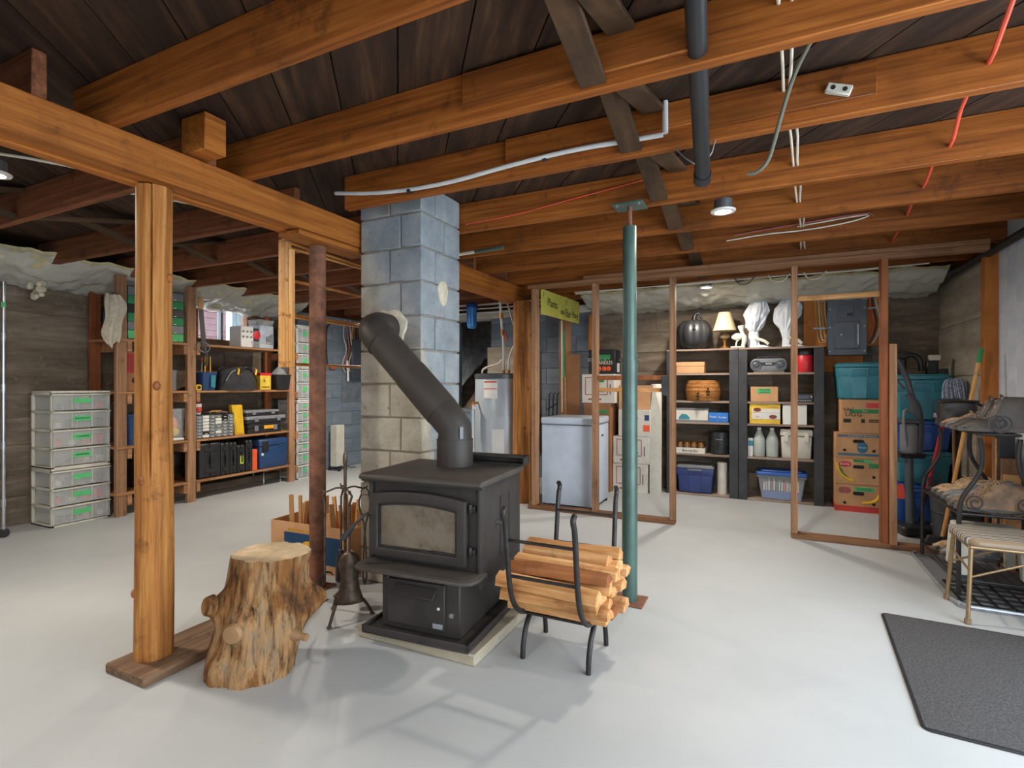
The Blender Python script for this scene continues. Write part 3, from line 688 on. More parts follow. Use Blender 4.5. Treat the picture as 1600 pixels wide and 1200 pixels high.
# ------------------------------------------------------------------ stump
def stump():
    o = thing('tree_stump', 'knobbly pale log stump with a flat sawn top and side burls', 'stump', (-1.955, 1.52, 0))
    bur = [(R(-72),.215,.065,.36,.050),(R(-122),.285,.07,.28,.075),(R(48),.25,.085,.45,.095),(R(0),.33,.06,.25,.02),(R(-100),.06,.06,.5,.02)]
    H = .47; n = 60; m = 130
    def pos(a, z):
        t = z/H; r = .168-.030*t+.035*max(0,t-.72)+ .012*math.sin(2*a+1)
        r += .014*vn(math.cos(a)*2, math.sin(a)*2, z*4)+.011*vn(math.cos(a)*6, math.sin(a)*6, z*5)+.007*vn(math.cos(a)*15, math.sin(a)*15, z*7)
        for (ba, bz, sz, sa, h) in bur:
            da = (a-ba+PI) % (2*PI)-PI; q = (da/sa)**2+((z-bz)/sz)**2; r += h*math.exp(-q*1.6)
        return Vector((r*math.cos(a)+.02*t, r*math.sin(a)+.085*t, z))
    b = MB(); b.add([pos(2*PI*j/m, H*i/n) for i in range(n+1) for j in range(m)], [(i*m+j,i*m+(j+1)%m,(i+1)*m+(j+1)%m,(i+1)*m+j) for i in range(n) for j in range(m)]+[tuple(range(m-1,-1,-1))])
    b.build('trunk', M_STUMP, o, 0, 80)
    top = [pos(2*PI*j/m, H) for j in range(m)]; c = Vector((.02,.085,H))
    MB().add([c+(p-c)*.985 for p in top]+[p*1 for p in top]+[c+Vector((0,0,.0))], [(j,(j+1)%m,2*m) for j in range(m)]+[(m+j,m+(j+1)%m,(j+1)%m,j) for j in range(m)]).build('sawn_face', M_STUMPTOP, o, 0, 20)
    p = pos(R(12), .15); d = Vector((math.cos(R(8)), math.sin(R(8)), -.05))
    MB().tube([p-d*.03, p+d*.02, p+d*.035, p+d*.062], [.034,.022,.014,.016], 14).build('branch_stub', plain('burl wood', (150,116,80)), o)
    p = pos(R(-72), .215); d = Vector((math.cos(R(-72)), math.sin(R(-72)), 0))
    MB().tube([p-d*.012, p+d*.004], [.040,.034], 18).build('burl_scar', plain('burl wood', (150,116,80), .85, 0, .2, 30, .3), o)
    p = pos(R(-118), .295); d = Vector((math.cos(R(-100)), math.sin(R(-100)), .2)).normalized()
    MB().tube([p-d*.02, p+d*.008], [.045,.036], 14).build('burl_scar', M_STUMP, o)
    return o
stump()

# ------------------------------------------------------------------ log rack with split wood
lr = thing('log_rack', 'black iron log holder with curled tips full of split firewood', 'log rack', (-.805, 2.225, 0))
for sx in (-.15, .148):
    pts = [(-.335,.735),(-.355,.725),(-.352,.70),(-.335,.68),(-.315,.55),(-.298,.42),(-.26,.29),(-.15,.20),(0,.185),(.15,.20),(.26,.29),(.298,.42),(.315,.55),(.335,.68),(.352,.70),(.355,.725),(.335,.735)]
    pts = [(y*.92, z*.93+.01) for y, z in pts]
    MB().tube([(sx, y, z) for y, z in pts], .0115, 10, smooth=2).build('hoop', M_BLACKM, lr)
    MB().tube([(sx,-.135,.0),(sx,-.13,.06),(sx,-.10,.13),(sx,-.03,.185),(sx,.03,.185),(sx,.10,.13),(sx,.13,.06),(sx,.135,0)], .0115, 10, smooth=2).build('foot_arch', M_BLACKM, lr)
for y, z in ((-.292,.56),(.292,.56),(-.268,.405),(.268,.405),(-.12,.198),(.12,.198)):
    MB().bar((-.15, y, z), (.148, y, z), .018, .010).build('cross_bar', M_BLACKM, lr, .002)
rows = [(.226,[-.09,.0,.09]),(.266,[-.135,-.05,.035,.12]),(.308,[-.17,-.085,.0,.085,.165]),(.350,[-.185,-.095,-.005,.085,.17]),(.390,[-.12,-.02,.08,.16]),(.425,[.03,.12])]
k = 0
RN = ('bottom','second','third','fourth','fifth','topmost')
for ri, (z, ys) in enumerate(rows):
    for yi, y in enumerate(ys):
        k += 1; w = .036+.012*hash_(k, 2); hh = .021+.008*hash_(k, 3)
        poly = [(-w*(.8+.3*hash_(k,5)),-hh*(.6+.4*hash_(k,6))),(w*(.7+.3*hash_(k,7)),-hh*.9),(w*1.0,hh*.3),(w*.2*(hash_(k,8)-.5),hh*1.15),(-w*.9,hh*.5)]
        L0 = -.215-.03*hash_(k, 9); L1 = .19+.06*hash_(k, 10)
        b = MB(); ns = 5; vv = []
        for i in range(ns+1):
            t = i/ns; x = L0+(L1-L0)*t; kx = 1+.10*vn(t*2+k, 1.0); off = .010*vn(t*1.5, k*3.0)
            e = .012*(hash_(k, i)-.5) if i in (0, ns) else 0
            vv += [(x+e+.010*hash_(k, i, q), p*kx, r_*kx+off) for q, (p, r_) in enumerate(poly)]
        nn = len(poly); fs = [(i*nn+j,i*nn+(j+1)%nn,(i+1)*nn+(j+1)%nn,(i+1)*nn+j) for i in range(ns) for j in range(nn)]+[tuple(range(nn-1,-1,-1)), tuple(ns*nn+j for j in range(nn))]
        b.add(vv, fs); o = b.build('split_log', M_SPLITB if hash_(k, 20) > .88 else M_SPLIT, None, .002, 25)
        o.location = (-.805, 2.225+y, z); o.rotation_euler = (.5*(hash_(k,11)-.5), .05*(hash_(k,12)-.5), .10*(hash_(k,13)-.5))
        tag(o, 'split firewood log in the '+RN[ri]+' layer of the black rack, '+('nearest the viewer','second from the front','third from the front','fourth from the front','fifth from the front')[yi], 'firewood', 'split firewood in the rack')

# ------------------------------------------------------------------ floor mat
def mat_mat():
    m, nt, b = _new('charcoal mat fibre'); v = _coords(nt, (1,1,1), False); f = _noise(nt, v, 120, 4, .8); g = _noise(nt, v, 30, 5, .7)
    nt.links.new(_ramp(nt, f, [(.35,(44,43,44)), (.6,(80,78,78)), (.75,(120,116,112))]), b.inputs['Base Color'])
    b.inputs['Roughness'].default_value = .95; _bump(nt, b, g, .8, .006); return m
fm = thing('floor_mat', 'dark charcoal fibre mat on the floor at the lower right', 'mat', (.49, 2.255, 0), R(-3))
MB().rbox(0, 1.0, 0, 1.06, 0, .007, .03).build('rubber_edge', M_BLACK, fm, .002)
MB().grid(lambda u, v: (.012+.976*u, .012+1.036*v, .0075+.0035*abs(vn(u*90, v*90))), 90, 90).build('pile', mat_mat(), fm, 0, 80)
# ------------------------------------------------------------------ generic containers
def tote(name, label, loc, w, d, h, col, lid=None, group=None, rz=0, cat='storage bin'):
    o = thing(name, label, cat, loc, rz, group); t = .86
    MB().taper(w*t, d*t, w*.96, d*.96, 0, h*.80).build('body', col, o, .02, seg=3)
    MB().taper(w*.955, d*.955, w*.985, d*.985, h*.62, h*.885).build('upper_band', col, o, .012, seg=2)
    MB().rbox(-w/2, w/2, -d/2, d/2, h*.885, h*.97, .025).rbox(-w*.46, w*.46, -d*.46, d*.46, h*.97, h, .02).build('lid', lid or col, o, .005)
    MB().taper(w*.30, .012, w*.34, .012, h*.03, h*.60, 0, -d*.46).build('rib_panel', col, o, .003)
    for s in (-1, 1):
        MB().box(s*w*.17-.008, s*w*.17+.008, -d*.497, -d*.46, h*.62, h*.88).build('handle_rib', col, o, .003)
    MB().box(-w*.19, w*.19, -d*.52, -d*.48, h*.80, h*.86).build('handle', lid or col, o, .004)
    return o
def carton(name, label, loc, w, d, h, m=None, group=None, rz=0, cat='box', tape=True):
    o = thing(name, label, cat, loc, rz, group); m = m or M_CARD
    MB().box(-w/2, w/2, 0, d, 0, h-.003).build('carton', m, o, .004)
    MB().box(-w/2+.001, -.001, .001, d-.001, h-.003, h).build('top_flap', m, o, .001)
    MB().box(.001, w/2-.001, .001, d-.001, h-.003, h).build('top_flap', m, o, .001)
    return o
def tool_case(label, loc, w, d, h, m=None, latch=None, group='black tool cases on the lowest shelf', rz=0):
    """upright blow moulded case, spine towards the room (+X); w along Y, h up, d into the shelf"""
    m = m or M_BLACK; o = thing('tool_case', label, 'tool case', loc, rz, group)
    MB().rbox(-d, 0, -w/2, -.002, 0, h, .025, 'Y').build('shell', m, o, .008, seg=2)
    MB().rbox(-d, 0, .002, w/2, 0, h, .025, 'Y').build('shell', m, o, .008, seg=2)
    for z in (h*.2, h*.8): MB().box(.0, .008, -w*.28, w*.28, z-.02, z+.02).build('latch', latch or m, o, .002)
    MB().tube([(.0,0,h*.38),(.015,0,h*.40),(.015,0,h*.60),(.0,0,h*.62)], .007, 8).build('handle', m, o)
    return o

# ------------------------------------------------------------------ drawer towers
def drawer_unit(label, loc, w, d, heights, frame, labels=None, rz=0, group='clear drawer towers', contents=()):
    """front faces +X in the local frame; w along Y, d along -X"""
    o = thing('drawer_unit', label, 'drawers', loc, rz, group); H = sum(heights)+.03*1; t = .022
    b = MB()
    for y in (-w/2, w/2-t):
        b.box(-t-.004, -.004, y, y+t, 0, H); b.box(-d, -d+t, y, y+t, 0, H)
        z = 0
        for h in [0]+heights:
            z += h; b.box(-d, -.004, y, y+t, z, z+.018)
    b.box(-d, 0, -w/2, w/2, H-.012, H+.006); b.box(-d, -.004, -w/2, w/2, 0, .014); b.box(-d, -d+.006, -w/2+t, w/2-t, 0, H)
    b.build('frame', frame, o, .002)
    z = .018
    for k, h in enumerate(heights):
        dr = MB().box(-.004, .004, -w/2+.006, w/2-.006, z+.006, z+h-.012).box(-d+.02, -.004, -w/2+t+.004, -w/2+t+.007, z+.006, z+h-.03).box(-d+.02, -.004, w/2-t-.007, w/2-t-.004, z+.006, z+h-.03).box(-d+.02, -.004, -w/2+t+.007, w/2-t-.007, z+.006, z+.009).build('drawer', M_FROST, o, .001)
        MB().box(.0, .014, -w/2, w/2, z+h-.020, z+h-.006).build('pull_rim', frame, dr, .003)
        for s in (-.17, .17): MB().box(.004, .0055, s*w-.002, s*w+.002, z+.008, z+h-.02).build('front_ridge', frame, dr, 0)
        MB().box(.0045, .0062, -w*.155, w*.155, z+h*.42, z+h*.70).build('green_label', M_GREEN, dr, 0) if (labels is None or labels[k]) else None
        if labels and isinstance(labels[k], str) and len(labels[k]) > 1:
            text(dr, labels[k], .022, (.0068, 0, z+h*.56), M_INK, '+X', width=w*.24)
        for q in range(4):
            cc = (M_LEATHER, M_GREYP, M_TAN, M_REDPRINT, M_NAVY, M_CREAM)[int(6*hash_(k, q, loc[1]))]
            y = -w*.36+w*.24*q; s_ = .025+.03*hash_(q, k, 3)
            MB().box(-.04-2*s_, -.04, y-.025, y+.03, z+.010, z+.010+min(h*.55, s_*1.7)).build('contents', cc, dr, .008)
        z += h
    return o
drawer_unit('four drawer clear tower stacked on top at the left wall, green labels', (-5.33, 2.48, .487), .435, .34, [.156,.156,.156,.150], M_CREAM, ['GARDENING','CLEANING','BATHROOM','1'])
drawer_unit('three drawer clear tower standing on the floor at the left wall', (-5.33, 2.48, 0), .435, .34, [.155,.15,.15], M_CREAM, ['1','1','1'])
drawer_unit('tall clear drawer tower at the far end of the wooden shelves, lower unit', (-5.27, 4.865, 0), .24, .34, [.16,.16,.13,.13,.13,.13,.12], M_WHITE, ['1']*7)
drawer_unit('clear drawer tower stacked above another at the far end of the shelves', (-5.27, 4.865, 1.005), .24, .34, [.2,.16,.2,.14,.2], M_WHITE, ['1','1','1','1','1'])
# small wheeled steel frame beside it is part of a bin pedestal
wp = thing('plant_stand', 'low chrome wire frame on the floor under the shelf end', 'frame', (-5.42, 4.50, 0))
MB().tube([(0,-.12,0),(0,-.12,.15),(0,.12,.15),(0,.12,0)], .008, 8).build('front_hoop', M_CHROME, wp)
MB().tube([(-.18,-.12,0),(-.18,-.12,.15),(-.18,.12,.15),(-.18,.12,0)], .008, 8).build('rear_hoop', M_CHROME, wp)
MB().box(-.18, 0, -.12, .12, .15, .156).build('deck', M_GREYP, wp, 0)
# chrome wire shelving whose end post shows at the left edge
cr = thing('wire_shelving', 'chrome wire shelving on castors at the left edge of the view', 'shelving', (-5.36, 1.55, 0))
for px_, py_ in ((0,.42),(0,-.45),(-.34,.42),(-.34,-.45)):
    p = MB().cyl((px_,py_,.09), (px_,py_,2.0), .013, n=14).build('post', M_CHROME, cr)
    MB().lathe([(.010,-.03),(.014,-.028),(.014,0),(.010,.002)], 14, c=(px_,py_,.09)).build('castor_stem', M_CHROME, cr)
    MB().cyl((px_-.012,py_,.036), (px_+.012,py_,.036), .036, n=18).build('castor', M_BLACK, cr)
for z in (.25,.7,1.15,1.55,1.95):
    b = MB()
    for zz in (z, z+.04): b.tube([(0,-.45,zz),(0,.42,zz),(-.34,.42,zz),(-.34,-.45,zz),(0,-.45,zz)], .003, 6)
    for k in range(18): b.tube([(0,-.43+.05*k,z+.04),(-.34,-.43+.05*k,z+.04)], .002, 4)
    b.build('wire_shelf', M_CHROME, cr)
    for px_, py_ in ((0,.42),(0,-.45)): MB().cyl((px_,py_,z-.01), (px_,py_,z+.05), .018, n=14).build('collar', M_CHROME, cr)
MB().cyl((0,.42,1.80),(0,.42,1.84),.0145, n=14).build('green_tape', M_GREEN, cr)
# fluff of insulation hanging from the rim
tf = MB()
for k in range(26): 
    z = -.19*hash_(k,3); tf.ball((.045*(hash_(k,1)-.5)*2*(1-abs(z+.09)*3), .055*(hash_(k,2)-.5)*2, z), .016+.014*hash_(k,4), 7, 5)
o = tf.build('insulation_tuft', plain('fluffy insulation', (206,198,174), .98, 0, .1, 30, .6)); o.location = (-5.60, 2.27, 2.13)
tag(o, 'tuft of pale fibre insulation hanging on the left wall', 'insulation')

# ------------------------------------------------------------------ wooden shelf unit on the left wall
sh = thing('tool_shelving', 'rough wooden shelving of two-by-fours along the left wall', 'shelving', (-5.24, 2.70, 0))
LV = [.212, .632, 1.132, 1.612]
for y in (0, .645, 1.90):
    MB().box(-.04, 0, y, y+.088, 0, 2.185).build('post', M_STUD, sh, .003)
    MB().box(-.46, -.42, y, y+.088, 0, 2.12).build('post', M_REDSTUD, sh, .003)
    for z in LV:
        MB().box(-.46, .012, y+.088, y+.126, z-.115, z-.025).build('bearer', M_SHELFX, sh, .003)
        if .1 < y < 1.5: MB().box(-.46, .0, y-.038, y, z-.115, z-.025).build('bearer', M_SHELFX, sh, .003)
for z in LV:
    e = 1.90 if z < 1.5 else 1.78
    for a, b_ in ((-.005,.645),(.733,e)):
        for k in range(2):
            x0 = -.44+.23*k; MB().box(x0, x0+.22, a, b_, z-.022, z).build('shelf_board', M_SHELFX, sh, .002)
sy = lambda w: -5.24
def on(z): return z+.0008
G = 'things on the wooden shelves'
# top shelf
def parts_cabinet(label, loc, w, d, h, rows, cols, body, rz=0, fronts=None, group=None):
    o = thing('parts_cabinet', label, 'parts cabinet', loc, rz, group)
    MB().box(-d, -.012, -w/2, w/2, 0, h).build('case', body, o, .003)
    for i in range(rows):
        for j in range(cols):
            y0 = -w/2+.008+(w-.016)*j/cols; y1 = y0+(w-.016)/cols-.004; z0 = .008+(h-.016)*i/rows; z1 = z0+(h-.016)/rows-.004
            dr = MB().box(-.014, .0, y0, y1, z0, z1).build('drawer', fronts[(i*5+j*3+int(2*hash_(i,j))*(cols > 1)) % len(fronts)], o, .002)
            MB().box(0, .006, (y0+y1)/2-.012, (y0+y1)/2+.012, z0+.004, z0+.010).build('pull', M_WHITE, dr, 0)
    return o
M_DKT = plain('dark teal steel', (60,84,88), .45, .2, .08)
FR = [M_GREEN, M_GREYP, M_GREEND, M_BLACK, M_GREEND, M_GREYP]
parts_cabinet('dark green small parts cabinet with green drawer labels, right of the front log post', (-5.27, 3.24, on(1.612)), .19, .18, .50, 6, 1, M_DKT, fronts=FR)
parts_cabinet('dark green small parts cabinet with green drawer labels, left of the front log post', (-5.27, 2.89, on(1.612)), .17, .18, .50, 6, 1, M_DKT, fronts=FR)
tw = thing('hanging_towel', 'beige cloth hanging from the first post of the wooden shelves', 'cloth', (-5.215, 2.655, 1.545))
def tfn(u, v):
    z = .455*(1-v); w = .055+.05*math.sin(v*2.3)+.015*math.sin(v*9)-.055*v*v
    y = (2*u-1)*w+.02*math.sin(v*6); return (.014*math.sin(u*13+v*2)+.012*math.cos(u*7), y, z+.03*math.sin(u*9)*v)
clo = MB().grid(tfn, 22, 24).build('cloth', M_FABRIC, tw, 0, 80); clo.modifiers.new('s','SOLIDIFY').thickness = .006
MB().cyl((-.02,0,.45),(.02,0,.45),.004).build('nail', M_STEEL, tw)
carton('produce_box', 'red printed cardboard box behind the first shelf post', (-5.46, 2.83, on(1.132)), .30, .18, .37, M_CARDD, rz=R(90))
o = bpy.data.objects['produce_box']; MB().box(-.14,.14,-.002,0,.17,.35).build('red_print', plain('dark red print', (150,44,40), .7), o, 0)
for q in (-.06,.07): MB().cyl((q,-.003,.10),(q,.0,.10), .03, n=14).build('hand_hole', M_INK, o)
o.location = (-5.30, 2.95, on(1.132)); o.rotation_euler = (0,0,R(90))
dpk = thing('blue_jug', 'dark blue plastic jug on the top wooden shelf behind the hanging cloth', 'jug', (-5.45, 2.62, on(1.612)))
dpk.location.y = 2.775
MB().lathe([(.06,0),(.068,.01),(.068,.24),(.045,.30),(.022,.32),(.022,.35)], 20).build('body', M_NAVY, dpk); MB().lathe([(.026,.345),(.026,.37),(.01,.372)], 16).build('cap', M_TEAL, dpk)
# hand saw / dark tool hanging at the second post
hs_ = thing('hand_saw', 'dark pull saw with wooden handle hanging on the second shelf post', 'saw', (-5.222, 3.475, 1.47))
MB().prism([(-.028,.50),(.022,.50),(.062,.06),(.010,.06)], -.003, .003, 'X').build('blade', M_BLACK, hs_, .001)
MB().prism([(-.030,.62),(.020,.62),(.024,.50),(-.03,.50)], -.012, .010, 'X').build('handle', M_RACKWOOD, hs_, .004)
MB().tube([(0,-.005,.16),(.01,-.05,.13),(.01,-.03,.08),(.0,.04,.05),(.01,.09,.09),(.01,.08,.14),(0,.03,.16)], .006, 8, smooth=2).build('cord_loop', M_GREYP, hs_)
MB().tube([(0,.03,.12),(.01,.06,.0),(.0,.05,-.08)], .012, 8, smooth=1).build('strap', M_LEATHER, hs_)
mc = thing('battery_charger', 'white control box with round dials and a red side on the top shelf', 'appliance', (-5.27, 4.075, on(1.612)))
MB().box(-.20,0,-.11,.055,0,.24).build('housing', M_WHITE, mc, .008)
MB().box(-.20,-.002,.056,.125,0,.225).build('side_panel', M_BLACK, mc, .006)
MB().lathe([(.05,0),(.05,.006),(.02,.01)], 16).build('red_disc', M_RED, mc); q = LAST[0]; q.location = (-.002,.09,.15); q.rotation_euler = (0,R(90),0)
for i in range(3):
    for j in range(2): MB().cyl((0,-.08+.05*i,.12+.06*j),(.008,-.08+.05*i,.12+.06*j), .012, n=12).build('dial', M_GREYP, mc)
gb = thing('magazine_holder', 'pale grey plastic bin with slots leaning on the top shelf', 'bin', (-5.27, 4.32, on(1.612)))
MB().box(-.22,-.02,-.10,.10,0,.28).build('body', plain('pale grey plastic', (176,184,196), .45), gb, .01)
for i in range(5): MB().box(-.021,-.018,-.01+.02*i,.0+.02*i,.05,.14+.01*i).build('slot', M_INK, gb, 0)
MB().taper(.18,.18,.21,.21,.281,.34,-.12,.0).build('clear_tub', M_FROST, gb, .004)
tb = thing('clear_tray', 'low translucent tray in front of the white control box', 'tray', (-5.255, 4.22, on(1.612)))
tb.location.x = -5.205
MB().taper(.05,.22,.062,.25,0,.07,-.032,0).build('tub', M_FROST, tb, .005); MB().box(-.066,.0,-.128,.128,.066,.074).build('rim', M_FROST, tb, .002)
tb.location.x = -5.24
# second shelf (1.132)
tp = thing('tool_pouch', 'blue tool caddy bristling with pliers and screwdrivers', 'tool caddy', (-5.28, 3.56, on(1.132)))
MB().taper(.12,.13,.15,.16,0,.19).build('caddy', M_NAVY, tp, .006)
MB().taper(.014,.05,.014,.05,.03,.16,.078,.03).build('pocket', M_TEAL, tp, .003)
for k in range(8):
    y = -.055+.016*k; h = .10+.12*hash_(k, 2); x = .05*(hash_(k,3)-.3)
    MB().tube([(x,y,.17),(x+.01,y+.02*(hash_(k,5)-.5),.18+h)], [.007,.005], 8).build('tool_handle', (M_STEEL,M_RED,M_YELLOW,M_BLACK)[k%4], tp)
tm = thing('tape_measure', 'small yellow tape measure beside the blue tool caddy', 'tape measure', (-5.225, 3.455, on(1.132)))
tm.location.x = -5.245
MB().rbox(-.02,.02,-.03,.03,0,.062,.018,'X').build('case', M_YELLOW, tm, .004); MB().cyl((.02,0,.032),(.023,0,.032),.018,n=16).build('disc', M_BLACK, tm); MB().box(-.008,.008,.03,.042,.004,.01).build('tape_end', M_STEEL, tm, 0)
tbg = thing('tool_bag', 'soft black canvas tool bag with yellow straps on the second shelf', 'tool bag', (-5.28, 3.93, on(1.132)))
def bagfn(u, v):
    a = 2*PI*u; t = v; sx = .10*(1-.55*t**2.5); sy_ = .24*(1-.18*t)
    return (-.03+sx*math.copysign(abs(math.cos(a))**.6, math.cos(a))+.012*vn(u*9,v*5), sy_*math.copysign(abs(math.sin(a))**.6, math.sin(a)), .235*t*(1+.10*math.sin(a*2+1))+.01*vn(u*8,v*7,2))
MB().grid(bagfn, 48, 14).build('body', plain('black canvas', (46,46,48), .85, 0, .2, 20, .3), tbg, 0, 70)
MB().box(-.06,.0,-.17,.19,.21,.226).build('zip_top', M_BLACK, tbg, .006)
for y in (-.02,.20): MB().tube([(.06,y-.02,.17),(.05,y,.225),(.02,y+.012,.235)], .012, 8).build('strap_patch', M_YELLOW, tbg)
MB().tube([(.055,-.18,.10),(.06,-.12,.2),(.04,-.05,.22)], .008, 8, smooth=1).build('webbing', M_GREYP, tbg)
MB().tube([(.05,.0,.2),(.06,.06,.26),(.05,.13,.25),(.04,.16,.21)], .010, 8, smooth=2).build('handle', M_BLACK, tbg)
yc = carton('drill_box', 'yellow and red printed carton on the second shelf', (-5.265, 4.285, on(1.132)), .15, .12, .195, plain('yellow carton', (222,186,60), .6), rz=R(90))
MB().box(-.076,.076,-.002,.121,.165,.197).build('red_top', M_RED, yc, .002); text(yc, 'STANLEY', .03, (0,-.004,.03), M_INK, width=.11); text(yc, '6', .06, (-.02,-.004,.11), M_INK)
bkt = thing('black_caddy', 'black plastic crate with a clear bag on top at the shelf end', 'crate', (-5.29, 4.49, on(1.132)))
MB().taper(.16,.17,.19,.20,0,.17).build('crate', M_BLACK, bkt, .006); MB().box(-.1,.1,-.105,.105,.165,.18).build('rim', M_BLACK, bkt, .004)
MB().grid(lambda u,v: (-.07+.14*u,-.09+.18*v,.18+.09*math.sin(PI*u)*math.sin(PI*v)+.03*vn(u*6,v*6)*math.sin(PI*u)), 14, 14).build('clear_bag', M_CLEARB, bkt, 0, 30)
bx = thing('fabric_box', 'plain grey box standing at the back of the second shelf', 'box', (-5.42, 3.20, on(1.132)))
MB().box(-.1,.1,-.09,.09,0,.20).build('body', M_GREYP, bx, .004); MB().box(-.102,.102,-.092,.092,.17,.205).build('lid', M_GREYP, bx, .003)
pk = thing('pink_cloth', 'pink cloth bundle on the second shelf behind the log post', 'cloth', (-5.29, 3.09, on(1.132)))
MB().lathe([(.03,0),(.06,.02),(.055,.10),(.03,.19),(.005,.21)], 18, fn=lambda a,z: 1+.15*math.sin(4*a+z*20)).build('bundle', plain('pink cloth', (214,130,140), .9, 0, .1), pk); MB().lathe([(.034,.12),(.04,.13),(.034,.14)], 14).build('band', M_RED, pk)
# third shelf (.632)
parts_cabinet('wide grey small parts cabinet with many clear drawers on the third shelf', (-5.25, 3.655, on(.632)), .44, .16, .25, 7, 6, M_BLACK, fronts=[M_FROST, M_GREYP, M_FROST, M_BLACK, M_WHITE])
cu = thing('pen_cup', 'white cup of red pens standing on the parts cabinet', 'cup', (-5.33, 3.50, on(.883)))
MB().lathe([(.035,0),(.045,.11),(.042,.11),(.033,.006)], 18, caps=True).build('cup', M_WHITE, cu)
for k in range(4): MB().tube([(.01*k-.015,.0,.02),(.012*k-.02,.02*(hash_(k)-.3),.16+.02*k)], .005, 6).build('pen', M_RED, cu)
MB().ball((.036,0,.05),(.012,.03,.035),12,8).build('red_motif', M_REDPRINT, cu)
for k in range(7):
    o = MB().tube([(0,0,0),(.05,.015,.01),(.10,.0,0)], [.008,.010,.006], 8, smooth=1).build('wood_scrap', M_SPLIT if k%2 else M_LEATHERB)
    o.location = (-5.36+.02*k, 3.60+.030*k, .894+.006*(k%2)); o.rotation_euler = (0,0,R(40*k))
    tag(o, 'short pale stick lying on top of the wide parts cabinet', 'stick', 'sticks on the parts cabinet')
yb = thing('yellow_level', 'tall yellow plastic wedge leaning beside the parts cabinet', 'wedge', (-5.27, 3.955, on(.632)))
MB().prism([(-.06,0),(.06,0),(.03,.335),(-.10,.335)], -.06, .0, 'X').build('body', M_YELLOW, yb, .006); MB().prism([(-.05,.02),(.045,.02),(.02,.31),(-.088,.31)], 0, .004, 'X').build('face_panel', M_YELLOW, yb, .002)
def flat_case(label, loc, w, d, h, top, rz=0):
    o = thing('organiser_case', label, 'tool case', loc, rz, 'flat cases on the third shelf')
    MB().rbox(-d,0,-w/2,w/2,0,h*.5,.03).build('base', M_BLACK, o, .006); MB().rbox(-d,0,-w/2,w/2,h*.5+.002,h,.03).build('lid', top, o, .008)
    for y in (-w*.28,w*.28): MB().box(-.002,.008,y-.025,y+.025,h*.25,h*.8).build('latch', M_GREYP, o, .002)
    return o
c1 = flat_case('black case with an orange badge at the bottom of the flat cases', (-5.25, 4.275, on(.632)), .46, .30, .11, M_BLACK)
MB().box(.0,.010,-.03,.10,.045,.085).build('orange_badge', plain('amber badge', (236,160,40), .5), c1, .002)
flat_case('wide silver lidded organiser case in the middle of the flat cases', (-5.25, 4.30, on(.744)), .54, .30, .085, M_SILVER)
flat_case('thin silver lidded organiser case on top of the flat cases', (-5.27, 4.26, on(.831)), .46, .28, .065, M_SILVER)
cb = thing('clear_bag', 'clear zip bag of orange and yellow gloves on the third shelf', 'bag', (-5.29, 3.262, on(.632)))
MB().grid(lambda u,v: (.035*math.sin(PI*u)*math.sin(PI*min(v*1.1,1))*1.0, -.10+.17*u+.02*v, .32*v), 12, 14).build('bag_front', M_CLEARB, cb, 0, 80)
MB().grid(lambda u,v: (-.05-.02*math.sin(PI*u), -.10+.17*u+.02*v, .32*v), 10, 12).build('bag_back', M_CLEARB, cb, 0, 80)
MB().ball((-.02,-.03,.17),(.03,.055,.07)).build('orange_bundle', plain('orange cloth', (236,140,84), .9), cb); MB().ball((-.02,-.02,.09),(.03,.06,.05)).build('yellow_bundle', plain('yellow cloth', (214,186,70), .9), cb); MB().box(-.05,.03,-.09,.07,.0,.03).build('bag_floor', M_WHITE, cb, .01)
bb = thing('blue_bucket', 'dark blue bucket on the third shelf behind the first post', 'bucket', (-5.38, 2.90, on(.632)))
MB().lathe([(.095,0),(.115,.27),(.12,.28),(.11,.28),(.09,.01)], 24).build('pail', M_NAVY, bb); MB().lathe([(.121,.265),(.125,.275),(.121,.285)], 24, caps=False).build('rim', M_NAVY, bb)
# lowest shelf (.212)
bt = tote('black_tote', 'black lidded bin on the lowest shelf behind the log post', (-5.40, 3.06, on(.212)), .26, .48, .31, M_BLACK, cat='storage bin'); bt.rotation_euler = (0,0,R(90)); bt.location = (-5.40, 3.05, on(.212))
tool_case('large wide black tool case, first of the row on the lowest shelf', (-5.25, 3.592, on(.212)), .235, .30, .37)
tool_case('second black tool case in the row, next to the wide one', (-5.25, 3.765, on(.212)), .105, .28, .355)
tool_case('third slim black tool case in the row on the lowest shelf', (-5.25, 3.862, on(.212)), .08, .28, .35)
tc = tool_case('low black tool case with a yellow sticker in the row', (-5.25, 3.956, on(.212)), .095, .26, .31)
MB().box(.008,.0095,-.02,.02,.10,.19).build('yellow_sticker', plain('lime sticker', (210,220,60), .6), tc, 0)
tool_case('last tall black tool case in the row beside the orange tube', (-5.25, 4.056, on(.212)), .085, .28, .355)
ot = thing('orange_case', 'upright narrow bright orange plastic case on the lowest shelf', 'case', (-5.255, 4.135, on(.212)))
MB().rbox(-.10,0,-.033,.033,0,.235,.012,'Z').build('body', M_ORANGE, ot, .004); MB().rbox(-.102,.002,-.034,.034,.19,.237,.012,'Z').build('lid', M_ORANGE, ot, .003)
cl = thing('blue_cooler', 'dark blue plastic cooler with black latch on the lowest shelf', 'cooler', (-5.245, 4.382, on(.212)))
MB().taper(.32,.37,.34,.40,0,.26,-.17,0).build('body', M_NAVY, cl, .012, seg=2); MB().taper(.355,.415,.33,.40,.262,.345,-.17,0).build('lid', M_NAVY, cl, .02, seg=2)
